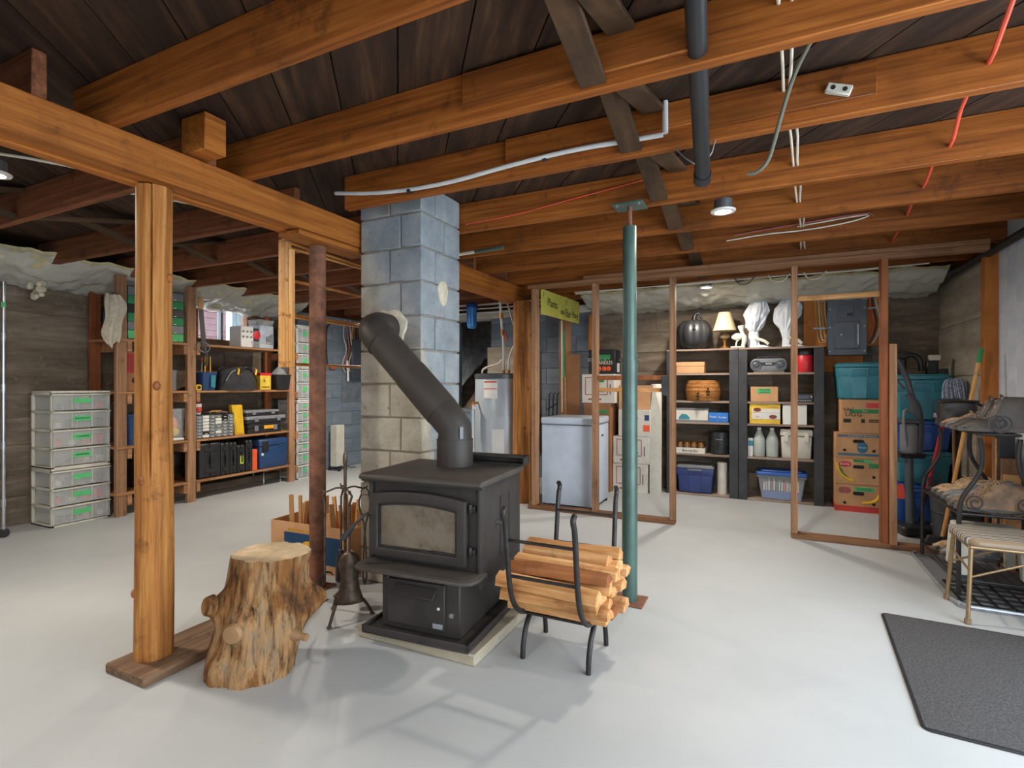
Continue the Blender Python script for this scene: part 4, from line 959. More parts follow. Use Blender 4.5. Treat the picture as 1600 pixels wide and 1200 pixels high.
MB().box(-.005,.012,-.16,-.08,.20,.32).build('latch', M_BLACK, cl, .004); MB().box(.0,.008,.06,.18,.245,.262).build('hand_grip', M_NAVY, cl, .003); MB().cyl((-.002,-.16,.17),(.006,-.16,.17),.016,n=16).build('white_badge', M_WHITE, cl)
# plastic covered insulation above the left and back walls
def film(name, label, fn, nu, nv, m, cat='insulation'):
    o = thing(name, label, cat); MB().grid(fn, nu, nv).build('film', m, o, 0, 80); return o
def lfn(off):
    def f(u, v):
        y = 0.2+4.7*u; s = math.sin(v*PI)
        return (XL+.01+(.50)*v + off, y, 2.04+.14*v+.06*v*v - .05*s*abs(math.sin(u*24))+.035*vn(y*7, v*4)+.02*vn(y*19, v*9)+off)
    return f
film('wall_insulation', 'plastic wrapped yellow insulation bulging above the left wall', lfn(0), 260, 24, M_POLY)
MB().grid(lfn(.022), 60, 6).build('batt', M_INSUL, bpy.data.objects['wall_insulation'], 0, 80)
def bfn(off):
    def f(u, v):
        x = -1.85+3.25*u
        return (x, YB-.012-.70*v, 2.035+.09*v+.05*v*v+.03*vn(x*5, v*4)+.018*vn(x*15, v*8)-.03*math.sin(v*PI)*abs(math.sin(u*14))+off)
    return f
film('rim_insulation', 'white plastic sheet sagging over insulation above the back wall', bfn(0), 200, 24, M_POLY)
MB().grid(bfn(.022), 60, 6).build('batt', M_INSUL, bpy.data.objects['rim_insulation'], 0, 80)
# ------------------------------------------------------------------ hung wooden drying rack
dr = thing('drying_rack', 'folded pine clothes drying rack hung with red cord below the beam', 'drying rack', (-2.56, 2.24, 1.30))
for k, (dx_, tp_, bt_) in enumerate(((-.055,.765,.0),(-.028,.775,.004),(.0,.785,.0),(.030,.70,-.002))):
    MB().bar((dx_+(.018 if k == 3 else 0)*0, 0, bt_), (dx_+.0, .0, tp_), .024, .030).build('slat', M_RACKWOOD, dr, .003)
    MB().bar((dx_, .88, bt_), (dx_, .88, tp_), .024, .030).build('slat', M_RACKWOOD, dr, .003)
    for z in (.02, .30, .74): 
        if z < tp_: MB().cyl((dx_,-.016,z+.01),(dx_,-.0125,z+.01),.004,n=8).build('peg', M_LEATHERB, dr)
for k, (x, z) in enumerate(((-.02,.02),(.02,.30),(-.03,.32),(.0,.52),(.03,.735),(-.02,.72))):
    MB().cyl((x,-.02,z),(x,.93,z+(-.02 if k == 4 else 0)), .0095, n=10).build('rod', M_RACKROD, dr)
for y in (.06,.86): MB().tube([(.0,y,.74),(.05,y+.02,.78),(.09,y+.03,.80),(.1,y+.03,.88)], .004, 6).build('cord', M_RED, dr)

# ------------------------------------------------------------------ left blue wall: electrical gear and heater
eb = thing('electrical_box', 'grey electrical box with loose wires on the blue block wall', 'electrical box', (XBW+.009, 6.03, .94))
MB().box(0,.012,-.27,.14,0,.31).build('backing_plate', plain('grey painted board', (112,118,124), .6), eb, .002)
MB().box(.0,.10,-.16,.14,.33,.92).build('cabinet', M_PANEL, eb, .006); MB().box(.10,.108,-.145,.13,.345,.905).build('cabinet_door', M_PANEL, eb, .003)
MB().box(0,.02,-.06,.14,.92,1.12).build('plywood', M_OSB, eb, .002); MB().cyl((.05,.0,.92),(.05,.0,1.18),.022,n=14).build('conduit', M_BLACK, eb)
for k in range(5):
    y = -.33+.05*k; MB().tube([(.05,y+.08,1.18),(.10,y-.02+.06*math.sin(k),.95),(.08,y+.10,.75),(.10,y-.04+.05*k*.3,.55),(.05,y+.09,.42)], .006, 6, smooth=2).build('loose_wire', (M_ROMEX,M_OCABLE,M_ROMEX,M_GCABLE,M_ROMEX)[k], eb)
MB().tube([(.06,-.22,.60),(.07,-.21,.40),(.06,-.2,.30)], .016, 8).build('connector', M_WHITE, eb)
cd = thing('extension_cord', 'black power cord with orange plug hanging on the blue wall', 'cord', (XBW+.05, 5.46, 1.42))
MB().tube([(0,.05,.62),(0,-.02,.58),(0,-.03,.30),(0,-.01,.05),(0,.05,.0)], .008, 8, smooth=2).build('cord', M_BLACK, cd); MB().tube([(0,.05,0),(0,.13,.005)], .016, 10).build('plug', M_OCABLE, cd)
ph = thing('panel_heater', 'small white ribbed oil heater standing at the blue wall', 'heater', (XBW+.16, 5.53, 0))
for k in range(5): MB().rbox(-.06,.06,-.075+.030*k,-.055+.030*k+.006,.06,.63,.012,'Y').build('fin', M_CREAM, ph, .004)
for y in (-.06,.06): 
    MB().tube([(-.09,y,.03),(.09,y,.03)], .008, 8).build('foot_bar', M_BLACK, ph)
    for x in (-.09,.09): MB().cyl((x,y-.01,.022),(x,y+.01,.022),.022,n=14).build('castor', M_BLACK, ph)
MB().tube([(.05,.08,.08),(.08,.15,.02),(.07,.28,.012)], .006, 6, smooth=1).build('power_cord', M_BLACK, ph)

# ------------------------------------------------------------------ water heater, pipes, filter
wh = thing('water_heater', 'grey cylindrical electric water heater behind the stove', 'water heater', (-2.585, 5.13, 0))
MB().lathe([(.29,.0),(.30,.015),(.30,1.27),(.28,1.30)], 48).build('tank', M_WHEATER, wh); MB().lathe([(.304,1.255),(.306,1.30),(.29,1.312),(.02,1.315)], 48).build('top_cap', M_PANEL, wh)
def on_cyl(a, z, r=.3025): return (r*math.cos(a), r*math.sin(a), z)
def cyl_patch(a0, a1, z0, z1, r, nm, m): MB().grid(lambda u,v: on_cyl(a0+(a1-a0)*u, z0+(z1-z0)*v, r), 10, 2).build(nm, m, wh, 0)
A0 = math.atan2(-5.13, 2.585)
cyl_patch(A0-.72,A0-.18,1.05,1.24,.3025,'warning_label',M_WHITE); cyl_patch(A0-.70,A0-.20,1.145,1.155,.3032,'label_stripe',M_REDPRINT); cyl_patch(A0-.70,A0-.20,1.215,1.23,.3032,'label_stripe',M_REDPRINT)
cyl_patch(A0-.45,A0+.25,.44,.86,.308,'document_pouch',M_CLEARB); cyl_patch(A0-.38,A0+.05,.46,.73,.306,'folded_leaflet',M_WHITE)
a = A0-1.05; p = on_cyl(a, 1.0, .30); q = on_cyl(a, 1.0, .36)
MB().tube([p,q,on_cyl(a,.97,.37),on_cyl(a,.92,.37)], .014, 10).build('relief_valve', M_BRASS, wh); MB().tube([on_cyl(a,.92,.37),on_cyl(a,.72,.37)], .014, 10).build('blue_tag', plain('blue tag', (60,160,206), .5), wh); MB().tube([on_cyl(a+.06,.98,.37),on_cyl(a+.06,.2,.37)], .013, 10).build('discharge_pipe', M_PEX, wh)
for x in (.065,.125): MB().cyl((x,-.10,1.31),(x,-.10,1.35),.016,n=12).build('nipple', M_BRASS, wh)
def pipe(label, pts, r, m, sm=1, extra=None):
    o = thing('water_pipe', label, 'pipe', pts[0], 0, 'water heater pipes'); P = [Vector(q_)-Vector(pts[0]) for q_ in pts]
    MB().tube(P, r, 10, smooth=sm).build('tube', m, o)
    for (q_, rr, mm) in (extra or []):
        q_ = Vector(q_)-Vector(pts[0]); MB().tube([q_+Vector((0,0,-.03)), q_+Vector((0,0,.03))], rr, 12).build('fitting', mm, o)
    return o
o = pipe('left grey pipe with red valve rising from the water heater', [(-2.52,5.03,1.352),(-2.52,5.03,1.62),(-2.54,5.03,1.78),(-2.56,5.03,2.02),(-2.58,5.03,2.19)], .013, M_PEX, 1, [((-2.535,5.03,1.75),.020,M_BRASS),((-2.55,5.03,1.93),.020,M_BRASS)])
MB().bar((.03,-.02,.40),(.05,-.025,.30),.018,.008).build('valve_lever', M_RED, o)
pipe('right white pipe bending from the water heater up to the joists', [(-2.46,5.03,1.352),(-2.46,5.03,1.45),(-2.43,5.03,1.55),(-2.375,5.05,1.66),(-2.38,5.05,1.74),(-2.48,5.03,2.08),(-2.53,5.03,2.19)], .012, M_PEX, 2, [((-2.38,5.05,1.735),.018,M_BRASS)])
pipe('cream flexible conduit curving over the water heater top', [(-2.54,5.03,1.46),(-2.57,5.02,1.415),(-2.68,4.99,1.39),(-2.75,4.98,1.36),(-2.755,4.98,1.316)], .011, M_ROMEX, 2)
for k in range(3):
    pipe(('upper','middle','lower')[k]+' horizontal grey water pipe under the joists behind the heater', [(-3.9,5.55,2.165-.05*k),(-3.0,5.55,2.16-.05*k),(-2.0,5.56,2.165-.045*k)], .010, M_PEX, 0)
wf_ = thing('water_filter', 'blue water filter canister hanging from pipes left of the heater', 'water filter', (-2.88, 5.18, 1.87))
wf_.location = (-3.19, 5.50, 1.87)
MB().lathe([(.035,0),(.05,.012),(.056,.03),(.06,.22),(.06,.25)], 24).build('bowl', plain('filter blue', (60,128,196), .35), wf_); MB().lathe([(.068,.25),(.068,.275),(.06,.30),(.03,.318)], 24).build('cap', plain('filter cap', (30,64,120), .4), wf_)
for k in range(10): 
    a = 2*PI*k/10; MB().box(-.003,.003,-.005,.005,.05,.24).build('rib', M_BLUE, wf_, 0, loc=(.059*math.cos(a),.059*math.sin(a),0), rz=a)
# spare rods lying on nothing but the joists: short pipe and plastic rod stubs by the chimney
o = thing('pipe_stub', 'short white and green plastic pipe lying under the joists by the chimney', 'pipe', (-1.98, 3.36, 2.172)); MB().cyl((-.2,.02,0),(.06,.0,.0),.013,n=12).build('white_tube', M_ROMEX, o); MB().cyl((.06,0,0),(.30,-.02,0),.013,n=12).build('green_tube', M_GREENPOLE, o)

# ------------------------------------------------------------------ chest freezer, sign and the clutter behind it
fz = thing('chest_freezer', 'small white chest freezer behind the stud partition', 'freezer', (-1.72, 4.77, 0))
MB().box(-.262,.262,.02,.56,.03,.80).build('cabinet', M_FREEZER, fz, .010, seg=2); MB().box(-.268,.268,.01,.565,.81,.872).build('lid', M_FREEZER, fz, .014, seg=3)
MB().box(-.262,.262,.03,.56,.80,.81).build('seal', M_GREYP, fz, 0)
for x in (-.24,.24):
    for y in (.05,.53): MB().cyl((x,y,0),(x,y,.03),.018,n=10).build('foot', M_BLACK, fz)
MB().box(.262,.266,.12,.20,.20,.215).build('vent_grille', M_GREYP, fz, 0); MB().box(.262,.266,.30,.36,.68,.70).build('control_plate', M_PANEL, fz, 0)
sg = thing('handmade_sign', 'yellow green hand lettered banner hanging beside the stud partition', 'sign', (-1.965, 5.31, 1.885), R(90))
M_SIGN = plain('lime card', (190,186,84), .85, 0, .07, 4)
MB().add([(-.58,-.003,0),(.58,-.003,.02),(.58,-.003,.275),(-.58,-.003,.245),(-.58,.003,0),(.58,.003,.02),(.58,.003,.275),(-.58,.003,.245)],[(0,1,2,3),(7,6,5,4),(0,4,5,1),(1,5,6,2),(2,6,7,3),(3,7,4,0)]).build('card', M_SIGN, sg)
M_OLIVE = plain('olive ink', (70,64,28), .9)
for s_, x, z, sz in (('?',-.52,.19,.09),('Plants',-.28,.135,.12),('and',.02,.09,.09),('Bar',.20,.09,.13),('Hang',.43,.10,.10),('7',.13,.20,.08),(':',.33,.19,.10)):
    text(sg, s_, sz, (x,-.005,z), M_OLIVE, width=None)
MB().tube([(.02,.008,.0),(.02,.008,-.08),(.035,.01,-.99)], .008, 8).build('hanging_rod', M_ROMEX, sg)
MB().box(.04,.09,.0,.012,-.62,-.10).build('green_ribbon', M_GREEND, sg, .004)
o = box('leaning_plank', M_STUD, None, -2.24, -2.09, 5.95, 5.99, 0, 2.03); tag(o, 'wide brown plank standing upright behind the hand lettered banner', 'plank')
o = box('leaning_plank', M_OSB, None, -1.90, -1.775, 6.06, 6.10, 0, 2.03); tag(o, 'orange brown plank standing upright beside the stacked cartons', 'plank')
flat = thing('flat_cartons', 'tall folded cardboard sheets leaning behind the freezer', 'cardboard', (-1.99, 5.74, 0))
for k in range(3): MB().box(-.085+.01*k,.085-.01*k,.012*k,.012*k+.009,0,1.54-.05*k).build('sheet', M_CARD if k else M_CARDD, flat, .002)
MB().box(-.095,-.08,-.012,-.002,0,1.28).build('wood_strip', M_SPLIT, flat, .001)
tr = thing('folding_trolley', 'black folded metal stand behind the freezer', 'stand', (-2.23, 5.72, 0))
for x in (-.05,.0,.05): MB().tube([(x-.02,0,0),(x,0,.75),(x+.01,0,1.08),(x+.03,.0,1.10)], .008, 8).build('leg', M_BLACKM, tr)
MB().tube([(-.07,0,.9),(.07,0,.98)], .007, 6).build('brace', M_BLACKM, tr)
# carton stacks left of the black shelves
def print_box(label, x, y, z, w, d, h, rz=0, grp='white printed cartons'):
    o = carton('printed_carton', label, (x, y, z), w, d, h, M_BOXW, rz=rz, group=grp)
    fr = [(-w*.40,-w*.40+.008,h*.30,h*.88),(w*.28,w*.28+.008,h*.30,h*.88),(-w*.40,w*.28,h*.87,h*.90),(-w*.40,w*.28,h*.28,h*.31)]
    b = MB()
    for a_, b_, c_, d__ in fr: b.box(a_, b_, -.0015, 0, c_, d__)
    b.build('red_frame', M_MAROON, o, 0)
    MB().box(w*.0,w*.18,-.0018,0,h*.72,h*.84).build('green_mark', M_GREEND, o, 0); MB().box(w*.36,w*.38,-.0015,0,h*.3,h*.65).build('slot_mark', M_INK, o, 0)
    MB().box(w*.02,w*.2,-.0018,0,h*.38,h*.44).build('green_mark', M_GREEND, o, 0); MB().box(-w*.3,w*.1,-.0018,0,h*.1,h*.16).build('red_line', M_MAROON, o, 0); return o
print_box('white carton with red frame print, bottom of the stack right of the green post', -1.345, 5.80, 0, .385, .30, .318)
print_box('white carton with red frame print, second in the stack right of the green post', -1.335, 5.80, .319, .40, .30, .300)
pb = carton('printed_carton', 'white carton with blue and orange side print above the framed ones', (-1.30, 5.80, .620), .35, .28, .300, M_BOXW, group='white printed cartons')
MB().box(.10,.17,-.002,0,.06,.13).build('orange_patch', M_ORANGE, pb, 0); MB().box(.115,.165,-.002,0,.18,.24).build('blue_patch', M_NAVY, pb, 0); text(pb, 'FOOD', .035, (.0,-.003,.20), M_REDPRINT)
carton('plain_carton', 'plain brown carton on top of the stack right of the green post', (-1.30, 5.82, .921), .35, .26, .262, M_CARD)
bc = carton('plain_carton', 'brown carton with a green label hidden behind the chest freezer', (-1.70, 5.72, 0), .31, .30, .985, M_CARDD); MB().box(-.02,.12,-.002,0,.87,.91).build('green_label', M_GREEND, bc, 0)
pb = print_box('white carton with red frame print standing above the freezer behind the stud', -1.685, 5.72, .986, .375, .30, .325)
hb = carton('halloween_box', 'black carton with orange pumpkin print on top of the white carton', (-1.655, 5.76, 1.312), .305, .16, .275, M_BLACK)
MB().box(-.06,.11,-.002,0,.03,.22).build('picture', plain('dark picture', (70,48,34), .6), hb, 0); MB().box(-.04,.10,-.003,-.002,.17,.215).build('green_banner', M_GREEND, hb, 0)
text(hb, 'SCARY', .05, (.03,-.004,.165), M_GREEN, width=.13); text(hb, 'CANDLES', .055, (.03,-.004,.125), M_WHITE, width=.19); text(hb, 'CC', .05, (-.12,-.004,.16), M_WHITE)
for x in (-.03,.03,.08): MB().ball((x,-.002,.06),(.026,.004,.026),12,8).build('pumpkin_print', M_ORANGE, hb)
fb = thing('picture_frame', 'thin dark picture frame leaning beside the halloween carton', 'frame', (-1.475, 5.80, 1.312)); MB().box(-.022,.022,0,.014,0,.265).build('frame', M_BLACK, fb, .002); MB().box(-.014,.014,-.002,0,.02,.12).build('white_card', M_WHITE, fb, 0)
pr_ = thing('paper_roll', 'tall cream rolled sheet standing against the black shelves', 'roll', (-1.075, 5.88, 0)); MB().lathe([(.058,0),(.06,.01),(.06,1.18),(.05,1.20)], 24).build('roll', M_CREAM, pr_); MB().prism([(-.06,0),(.06,0),(.062,.9),(-.02,1.2),(-.055,.9)], -.062, -.058, 'Y').build('loose_edge', M_CREAM, pr_)

# ------------------------------------------------------------------ black shelf units
SZ = [.022, .447, .79, 1.017, 1.316, 1.555]
def black_shelf(label, x0, x1, xl, xr):
    o = thing('black_shelf', label, 'shelving', ((x0+x1)/2, 5.95, 0), 0, 'black painted shelf units'); c = (x0+x1)/2
    for a, b_ in ((x0, xl), (xr, x1)):
        MB().box(a-c, b_-c, 0, .02, 0, 1.556).build('face_board', M_BLKWOOD, o, .003)
        MB().box((a if a == x0 else b_-.02)-c, (a+.02 if a == x0 else b_)-c, .02, .285, 0, 1.556).build('side_board', M_BLKWOOD, o, .003)
    for z in SZ[:-1]: MB().box(x0-c+.02, x1-c-.02, .005, .285, z-.020, z).build('shelf_board', M_EDGE, o, .002)
    MB().box(x0-c+.001, x1-c-.001, -.004, .285, 1.557, 1.575).build('top_board', M_EDGE, o, .002); return o
black_shelf('black painted open shelf unit under the pumpkin and lamp', -.975, -.249, -.885, -.336)
black_shelf('black painted open shelf unit under the wrapped figures', -.246, .524, -.163, .437)
ZT = 1.5758
# top row
pk = thing('pumpkin', 'large black decorative pumpkin on the left black shelf', 'pumpkin', (-.70, 6.07, ZT))
MB().lathe([(.06,0),(.13,.012),(.175,.08),(.192,.17),(.175,.26),(.12,.315),(.05,.325),(.0,.315)], 72, fn=lambda a, z: 1-.07*abs(math.sin(a*5))**6+.0*z).build('body', plain('satin black pumpkin', (46,46,48), .42, .1, .1), pk, 0, 60)
MB().tube([(0,0,.31),(.0,-.01,.36),(.03,0,.405),(.055,0,.39),(.07,0,.35),(.085,.0,.33)], [.035,.024,.017,.014,.012,.010], 10, smooth=1).build('stem', M_BLACK, pk); MB().tube([(.02,-.17,.25),(.035,-.185,.23),(.025,-.19,.21),(.01,-.185,.22)], .006, 8, smooth=1).build('tendril', M_BLACK, pk)
lp = thing('table_lamp', 'small brass table lamp with a cream shade on the black shelf', 'lamp', (-.385, 6.02, ZT))
MB().lathe([(.055,0),(.055,.008),(.035,.018),(.016,.03),(.014,.075),(.024,.09),(.012,.10),(.010,.18)], 24).build('base', M_BRASS, lp); MB().lathe([(.012,.10),(.045,.115),(.055,.135),(.04,.155),(.012,.165)], 24).build('shell_ornament', plain('brass shell', (186,164,128), .4, .4), lp)
MB().lathe([(.118,.19),(.062,.385),(.059,.385),(.115,.19)], 32, caps=False).build('lamp_shade', plain('cream shade', (196,178,140), .85, 0, .03), lp)
def wrapped(label, loc, k, w, h):
    o = thing('wrapped_figure', label, 'figurine', loc, 0, 'figures wrapped in white plastic')
    def f(u, v):
        a = 2*PI*u; t = v
        if t < .35: rx = .045+.01*math.sin(9*t+k); cx = -.05*w/.12
        else: q = (t-.35)/.65; rx = .05+(w-.05)*math.sin(min(1,q*1.15)*PI*.86)+.0; cx = -.05*w/.12*(1-q)
        rx = max(.004, rx*(1-.9*max(0,(t-.93)/.07)))
        fold = 1+.38*vn(math.cos(a)*1.6+k, math.sin(a)*1.6, v*4+k)+.24*vn(math.cos(a)*4+k, math.sin(a)*4, v*6)+.06*vn(math.cos(a)*11, math.sin(a)*11+k, v*4)
        return (cx+rx*fold*math.cos(a), rx*.62*fold*math.sin(a), h*t)
    MB().grid(f, 48, 36).build('plastic_wrap', M_BAGPL, o, 0, 25)
    MB().grid(lambda u,v: (-.10+.24*u, -.07+.14*v, .003+.030*math.sin(PI*u)*math.sin(PI*v)+.010*vn(u*6,v*6,k)*math.sin(PI*u)*math.sin(PI*v)), 18, 12).build('trailing_plastic', M_BAGPL, o, 0, 50)
    MB().tube([(-.04,-.05,.10),(.05,-.07,.07),(.09,-.08,.03)], .016, 8, smooth=1).build('limb', M_CREAM, o); return o
wrapped('tall figure wrapped in a white plastic bag beside the lamp', (-.055, 6.05, ZT), 1.0, .112, .52)
wrapped('taller wrapped white figure at the right end of the black shelves', (.245, 6.05, ZT), 4.0, .115, .53)
fg = thing('shell_ornament', 'small cream shell and coral ornament between lamp and wrapped figure', 'ornament', (-.245, 5.99, ZT))
MB().box(-.08,.06,-.03,.04,0,.018).build('base', M_CREAM, fg, .006); MB().tube([(-.03,0,.018),(-.02,0,.07),(.0,0,.09)], .008, 8).build('stem', M_CREAM, fg)
MB().ball((-.015,0,.12),(.06,.02,.038)).build('fan_shell', M_CREAM, fg); MB().tube([(.04,0,.018),(.06,0,.10),(.03,0,.16),(.02,0,.235)], [.02,.026,.020,.032], 10, smooth=1).build('coral', M_CREAM, fg)
# left unit
Y0 = 5.965
bx = carton('shoe_box', 'flat tan cardboard box on the upper left black shelf', (-.73, Y0, on(1.316)), .29, .2, .12, M_CARD); MB().box(-.147,.147,-.003,.203,.075,.122).build('lid', M_CARD, bx, .003)
bk = thing('wicker_basket', 'round coiled orange wicker basket with dark diamond motifs', 'basket', (-.61, 6.09, on(1.017)))
for k in range(17):
    z = .008+.0128*k; r = .186-.0035*abs(k-8)**1.35*.30; MB().lathe([(r-.012,z-.0064),(r-.001,z-.004),(r+.001,z),(r-.001,z+.004),(r-.012,z+.0064)], 40).build('coil', wood('wicker', (150,84,34), (206,140,76), (228,170,104), 'Z', stretch=3, scale=12), bk)
for a in (-1.2,-1.75):
    for s_ in ((0,.03),(-.05,.0),(.05,0),(0,-.03)): MB().box(-.003,.006,-.010,.010,-.009,.009).build('motif', M_INK, bk, 0, loc=(.186*math.cos(a+s_[0]),.186*math.sin(a+s_[0]),.10+s_[1]-.05*(a<-1.5)), rz=a)
cb = carton('long_box', 'long white carton with a turquoise picture on the left black shelf', (-.715, Y0, on(.79)), .335, .2, .145, M_BOXW); MB().box(-.165,.165,-.001,0,.0,.02).box(-.165,.165,-.001,0,.125,.145).build('grey_band', M_GREYP, cb, 0); MB().prism([(-.13,.025),(-.02,.025),(-.02,.05),(-.05,.08),(-.1,.085),(-.13,.05)], -.0025, 0, 'Y').build('turquoise_picture', M_TEAL, cb, 0)
cb = carton('blue_box', 'low bright blue carton with white lettering on the left black shelf', (-.445, Y0, on(.79)), .20, .18, .105, plain('bright blue card', (48,116,196), .6)); text(cb, 'Fresh', .035, (-.05,-.003,.06), M_WHITE, width=.07); text(cb, 'Purifier', .03, (.045,-.003,.055), M_WHITE, width=.08)
ct = thing('jar_tray', 'white cardboard tray of small brown jars on the left black shelf', 'tray', (-.73, Y0, on(.447))); MB().box(-.15,.15,0,.2,0,.006).box(-.15,.15,0,.006,.006,.06).box(-.15,.15,.194,.2,.006,.06).box(-.15,-.144,.006,.194,.006,.06).box(.144,.15,.006,.194,.006,.06).build('tray', M_BOXW, ct, 0); text(ct, 'Bernardin', .035, (0,-.003,.03), M_INK, width=.16)
for i in range(4):
    for j in range(2):
        jr = thing('glass_jar', 'small brown glass jar in the white cardboard tray, '+('front','rear')[j]+' row, '+('first','second','third','fourth')[i]+' from the left', 'jar', (-.84+.072*i, Y0+.05+.09*j, on(.4535)), 0, 'jars in the cardboard tray'); MB().lathe([(.03,0),(.033,.01),(.033,.085),(.028,.095)], 16).build('glass', plain('amber glass', (120,84,52), .2), jr); MB().lathe([(.03,.095),(.03,.11),(.01,.112)], 16).build('lid', M_BRASS, jr)
cn = thing('canning_pot', 'black speckled enamel canning pot on the left black shelf', 'pot', (-.447, 6.085, on(.447))); cn.location.x = -.435
MB().lathe([(.095,0),(.105,.01),(.112,.10),(.115,.235),(.12,.24),(.108,.24)], 32, fn=lambda a, z: 1).build('body', plain('speckled enamel', (40,42,44), .25, 0, .5, 80), cn); MB().lathe([(.117,.10),(.119,.105),(.117,.11)], 32, caps=False).build('band', M_BLACK, cn)
MB().tube([(-.03,-.112,.17),(-.03,-.135,.165),(.03,-.135,.165),(.03,-.112,.17)], .005, 8).build('handle', M_STEEL, cn)
tote('navy_tote', 'dark blue plastic tote with a grey lid on the bottom left black shelf', (-.68, 6.085, on(.022)), .39, .27, .30, M_NAVYTOTE, M_GREYP)
o = thing('paper_towel', 'upright white paper towel roll beside the dark blue tote', 'paper towel', (-.395, 6.05, on(.022))); o.location = (-.41, 6.04, on(.022)); MB().lathe([(.018,0),(.05,.0),(.05,.34),(.018,.34)], 28).build('roll', M_CREAM, o); MB().lathe([(.018,.0),(.018,.345),(.014,.345)], 16).build('core', M_CARD, o)
# right unit
bm2 = thing('boombox', 'rounded grey portable stereo on the upper right black shelf', 'stereo', (.035, Y0, on(1.316))); MB().rbox(-.17,.17,.005,.16,.012,.145,.06,'Y',6).build('housing', M_GREYP, bm2, .008, seg=2); MB().box(-.14,.14,.02,.14,0,.013).build('foot', M_CREAM, bm2, .003)
for s_ in (-1,1): MB().lathe([(.05,0),(.05,.006),(.03,.002),(.02,.008)], 24).build('speaker', M_PANEL, bm2); q = LAST[0]; q.location = (s_*.115,.006,.078); q.rotation_euler = (R(90),0,0)
MB().prism([(-.085,.105),(.075,.105),(.05,.075),(-.06,.075)], .0, .006, 'Y').build('display', M_BLACK, bm2, .001); MB().box(-.03,.03,-.002,.001,.083,.098).build('display_strip', M_STEEL, bm2, 0); MB().tube([(-.11,.08,.14),(-.10,.08,.165),(.10,.08,.165),(.11,.08,.14)], .008, 8).build('carry_handle', M_GREYP, bm2)  # display carries a plain steel-coloured strip
rt = thing('red_tin', 'red plastic coffee tub with a black lid on the black shelf', 'tub', (.365, 6.04, on(1.316))); MB().lathe([(.068,0),(.073,.008),(.073,.165),(.068,.172)], 32).build('tub', M_RED, rt); MB().lathe([(.076,.172),(.077,.205),(.07,.21),(.01,.21)], 32).build('lid', M_BLACK, rt)
cx_ = carton('small_carton', 'small brown carton with a green handwritten label on the right black shelf', (-.005, Y0, on(1.017)), .255, .18, .155, M_CARD); MB().box(-.07,.06,-.002,0,.085,.135).build('green_label', M_GREEN, cx_, 0); text(cx_, 'VINTAGE', .024, (0,-.003,.122), M_INK, width=.10); text(cx_, 'PAPER BACKS', .016, (0,-.003,.097), M_INK, width=.10)
rd = thing('car_radio', 'small black radio with silver buttons on the right black shelf', 'radio', (.36, Y0, on(1.017))); MB().box(-.075,.07,0,.14,0,.085).build('housing', M_BLACK, rd, .004); MB().box(-.06,.035,-.002,0,.035,.07).build('display', M_PANEL, rd, 0)
for k in range(6): MB().box(-.062+.02*k,-.048+.02*k,-.004,0,.012,.020).build('button', M_STEEL, rd, 0)
MB().cyl((.055,-.006,.055),(.055,0,.055),.009,n=12).build('knob', M_STEEL, rd)
yb_ = carton('yellow_food_box', 'yellow and white carton with brown bowl pictures on the right black shelf', (0, Y0, on(.79)), .285, .2, .205, plain('yellow card', (232,190,60), .6)); MB().box(-.12,.14,-.0015,0,.05,.155).build('white_panel', M_WHITE, yb_, 0); MB().box(-.141,.141,-.0025,-.0015,.115,.118).build('stripe', M_YELLOW, yb_, 0)
for x, z in ((-.07,.145),(.075,.075)): 
    q = MB().lathe([(.036,0),(.036,.003),(.01,.004)], 20).build('bowl_picture', plain('bowl brown', (120,52,36), .6), yb_); q.location = (x,-.0015,z); q.rotation_euler = (R(90),0,0); q.scale = (1,.55,1)
text(yb_, 'Chocolates', .022, (.07,-.003,.175), M_MAROON, width=.11); text(yb_, 'Cafe', .02, (-.07,-.003,.075), M_REDPRINT)
carton('white_box', 'plain white carton standing beside the yellow food carton', (.27, Y0, on(.79)), .215, .18, .20, M_WHITE)
for k, x in enumerate((-.053, .068)):
    jg = thing('water_jug', ('nearly full' if k == 0 else 'half full')+' clear gallon jug of water on the right black shelf', 'jug', (x, 6.03, on(.447)), 0, 'gallon jugs'); MB().lathe([(.05,0),(.057,.01),(.058,.17),(.05,.20),(.022,.265),(.018,.285)], 28).build('bottle', M_JUG, jg); MB().lathe([(.02,.278),(.02,.30),(.008,.302)], 16).build('cap', M_WHITE, jg); MB().lathe([(.048,.004),(.0555,.012),(.0555,.19 if k == 0 else .10),(.01,.191 if k == 0 else .101)], 28).build('water', M_WATER, jg)
o = carton('blue_white_carton', 'narrow blue and white carton squeezed left of the water jugs', (-.135, 5.99, on(.447)), .05, .1, .19, M_WHITE); MB().box(-.0255,.0255,-.001,.1,.11,.165).build('blue_band', M_TEAL, o, 0)
cl = thing('cream_cooler', 'cream plastic cooler box with clip latches on the right black shelf', 'cooler', (.285, 6.095, on(.447))); MB().taper(.255,.21,.275,.23,0,.225).build('body', M_CREAM, cl, .01, seg=2); MB().taper(.295,.245,.285,.235,.228,.295).build('lid', M_CREAM, cl, .012, seg=2)
for x in (-.09,.09): MB().box(x-.02,x+.02,-.130,-.115,.17,.265).build('clip', M_CREAM, cl, .004)
fbx = thing('file_box', 'clear file box full of folders with a blue lid on the lowest shelf', 'file box', (.15, 6.075, on(.022)))
MB().taper(.36,.22,.42,.25,0,.225).build('tub', M_CLEARB, fbx, .008); MB().box(-.225,.225,-.128,.128,.225,.245).build('rim', M_FROST, fbx, .004); MB().rbox(-.235,.235,-.135,.135,.246,.278,.03).rbox(-.19,.19,-.1,.1,.278,.295,.03).build('lid', M_BLUE, fbx, .006)
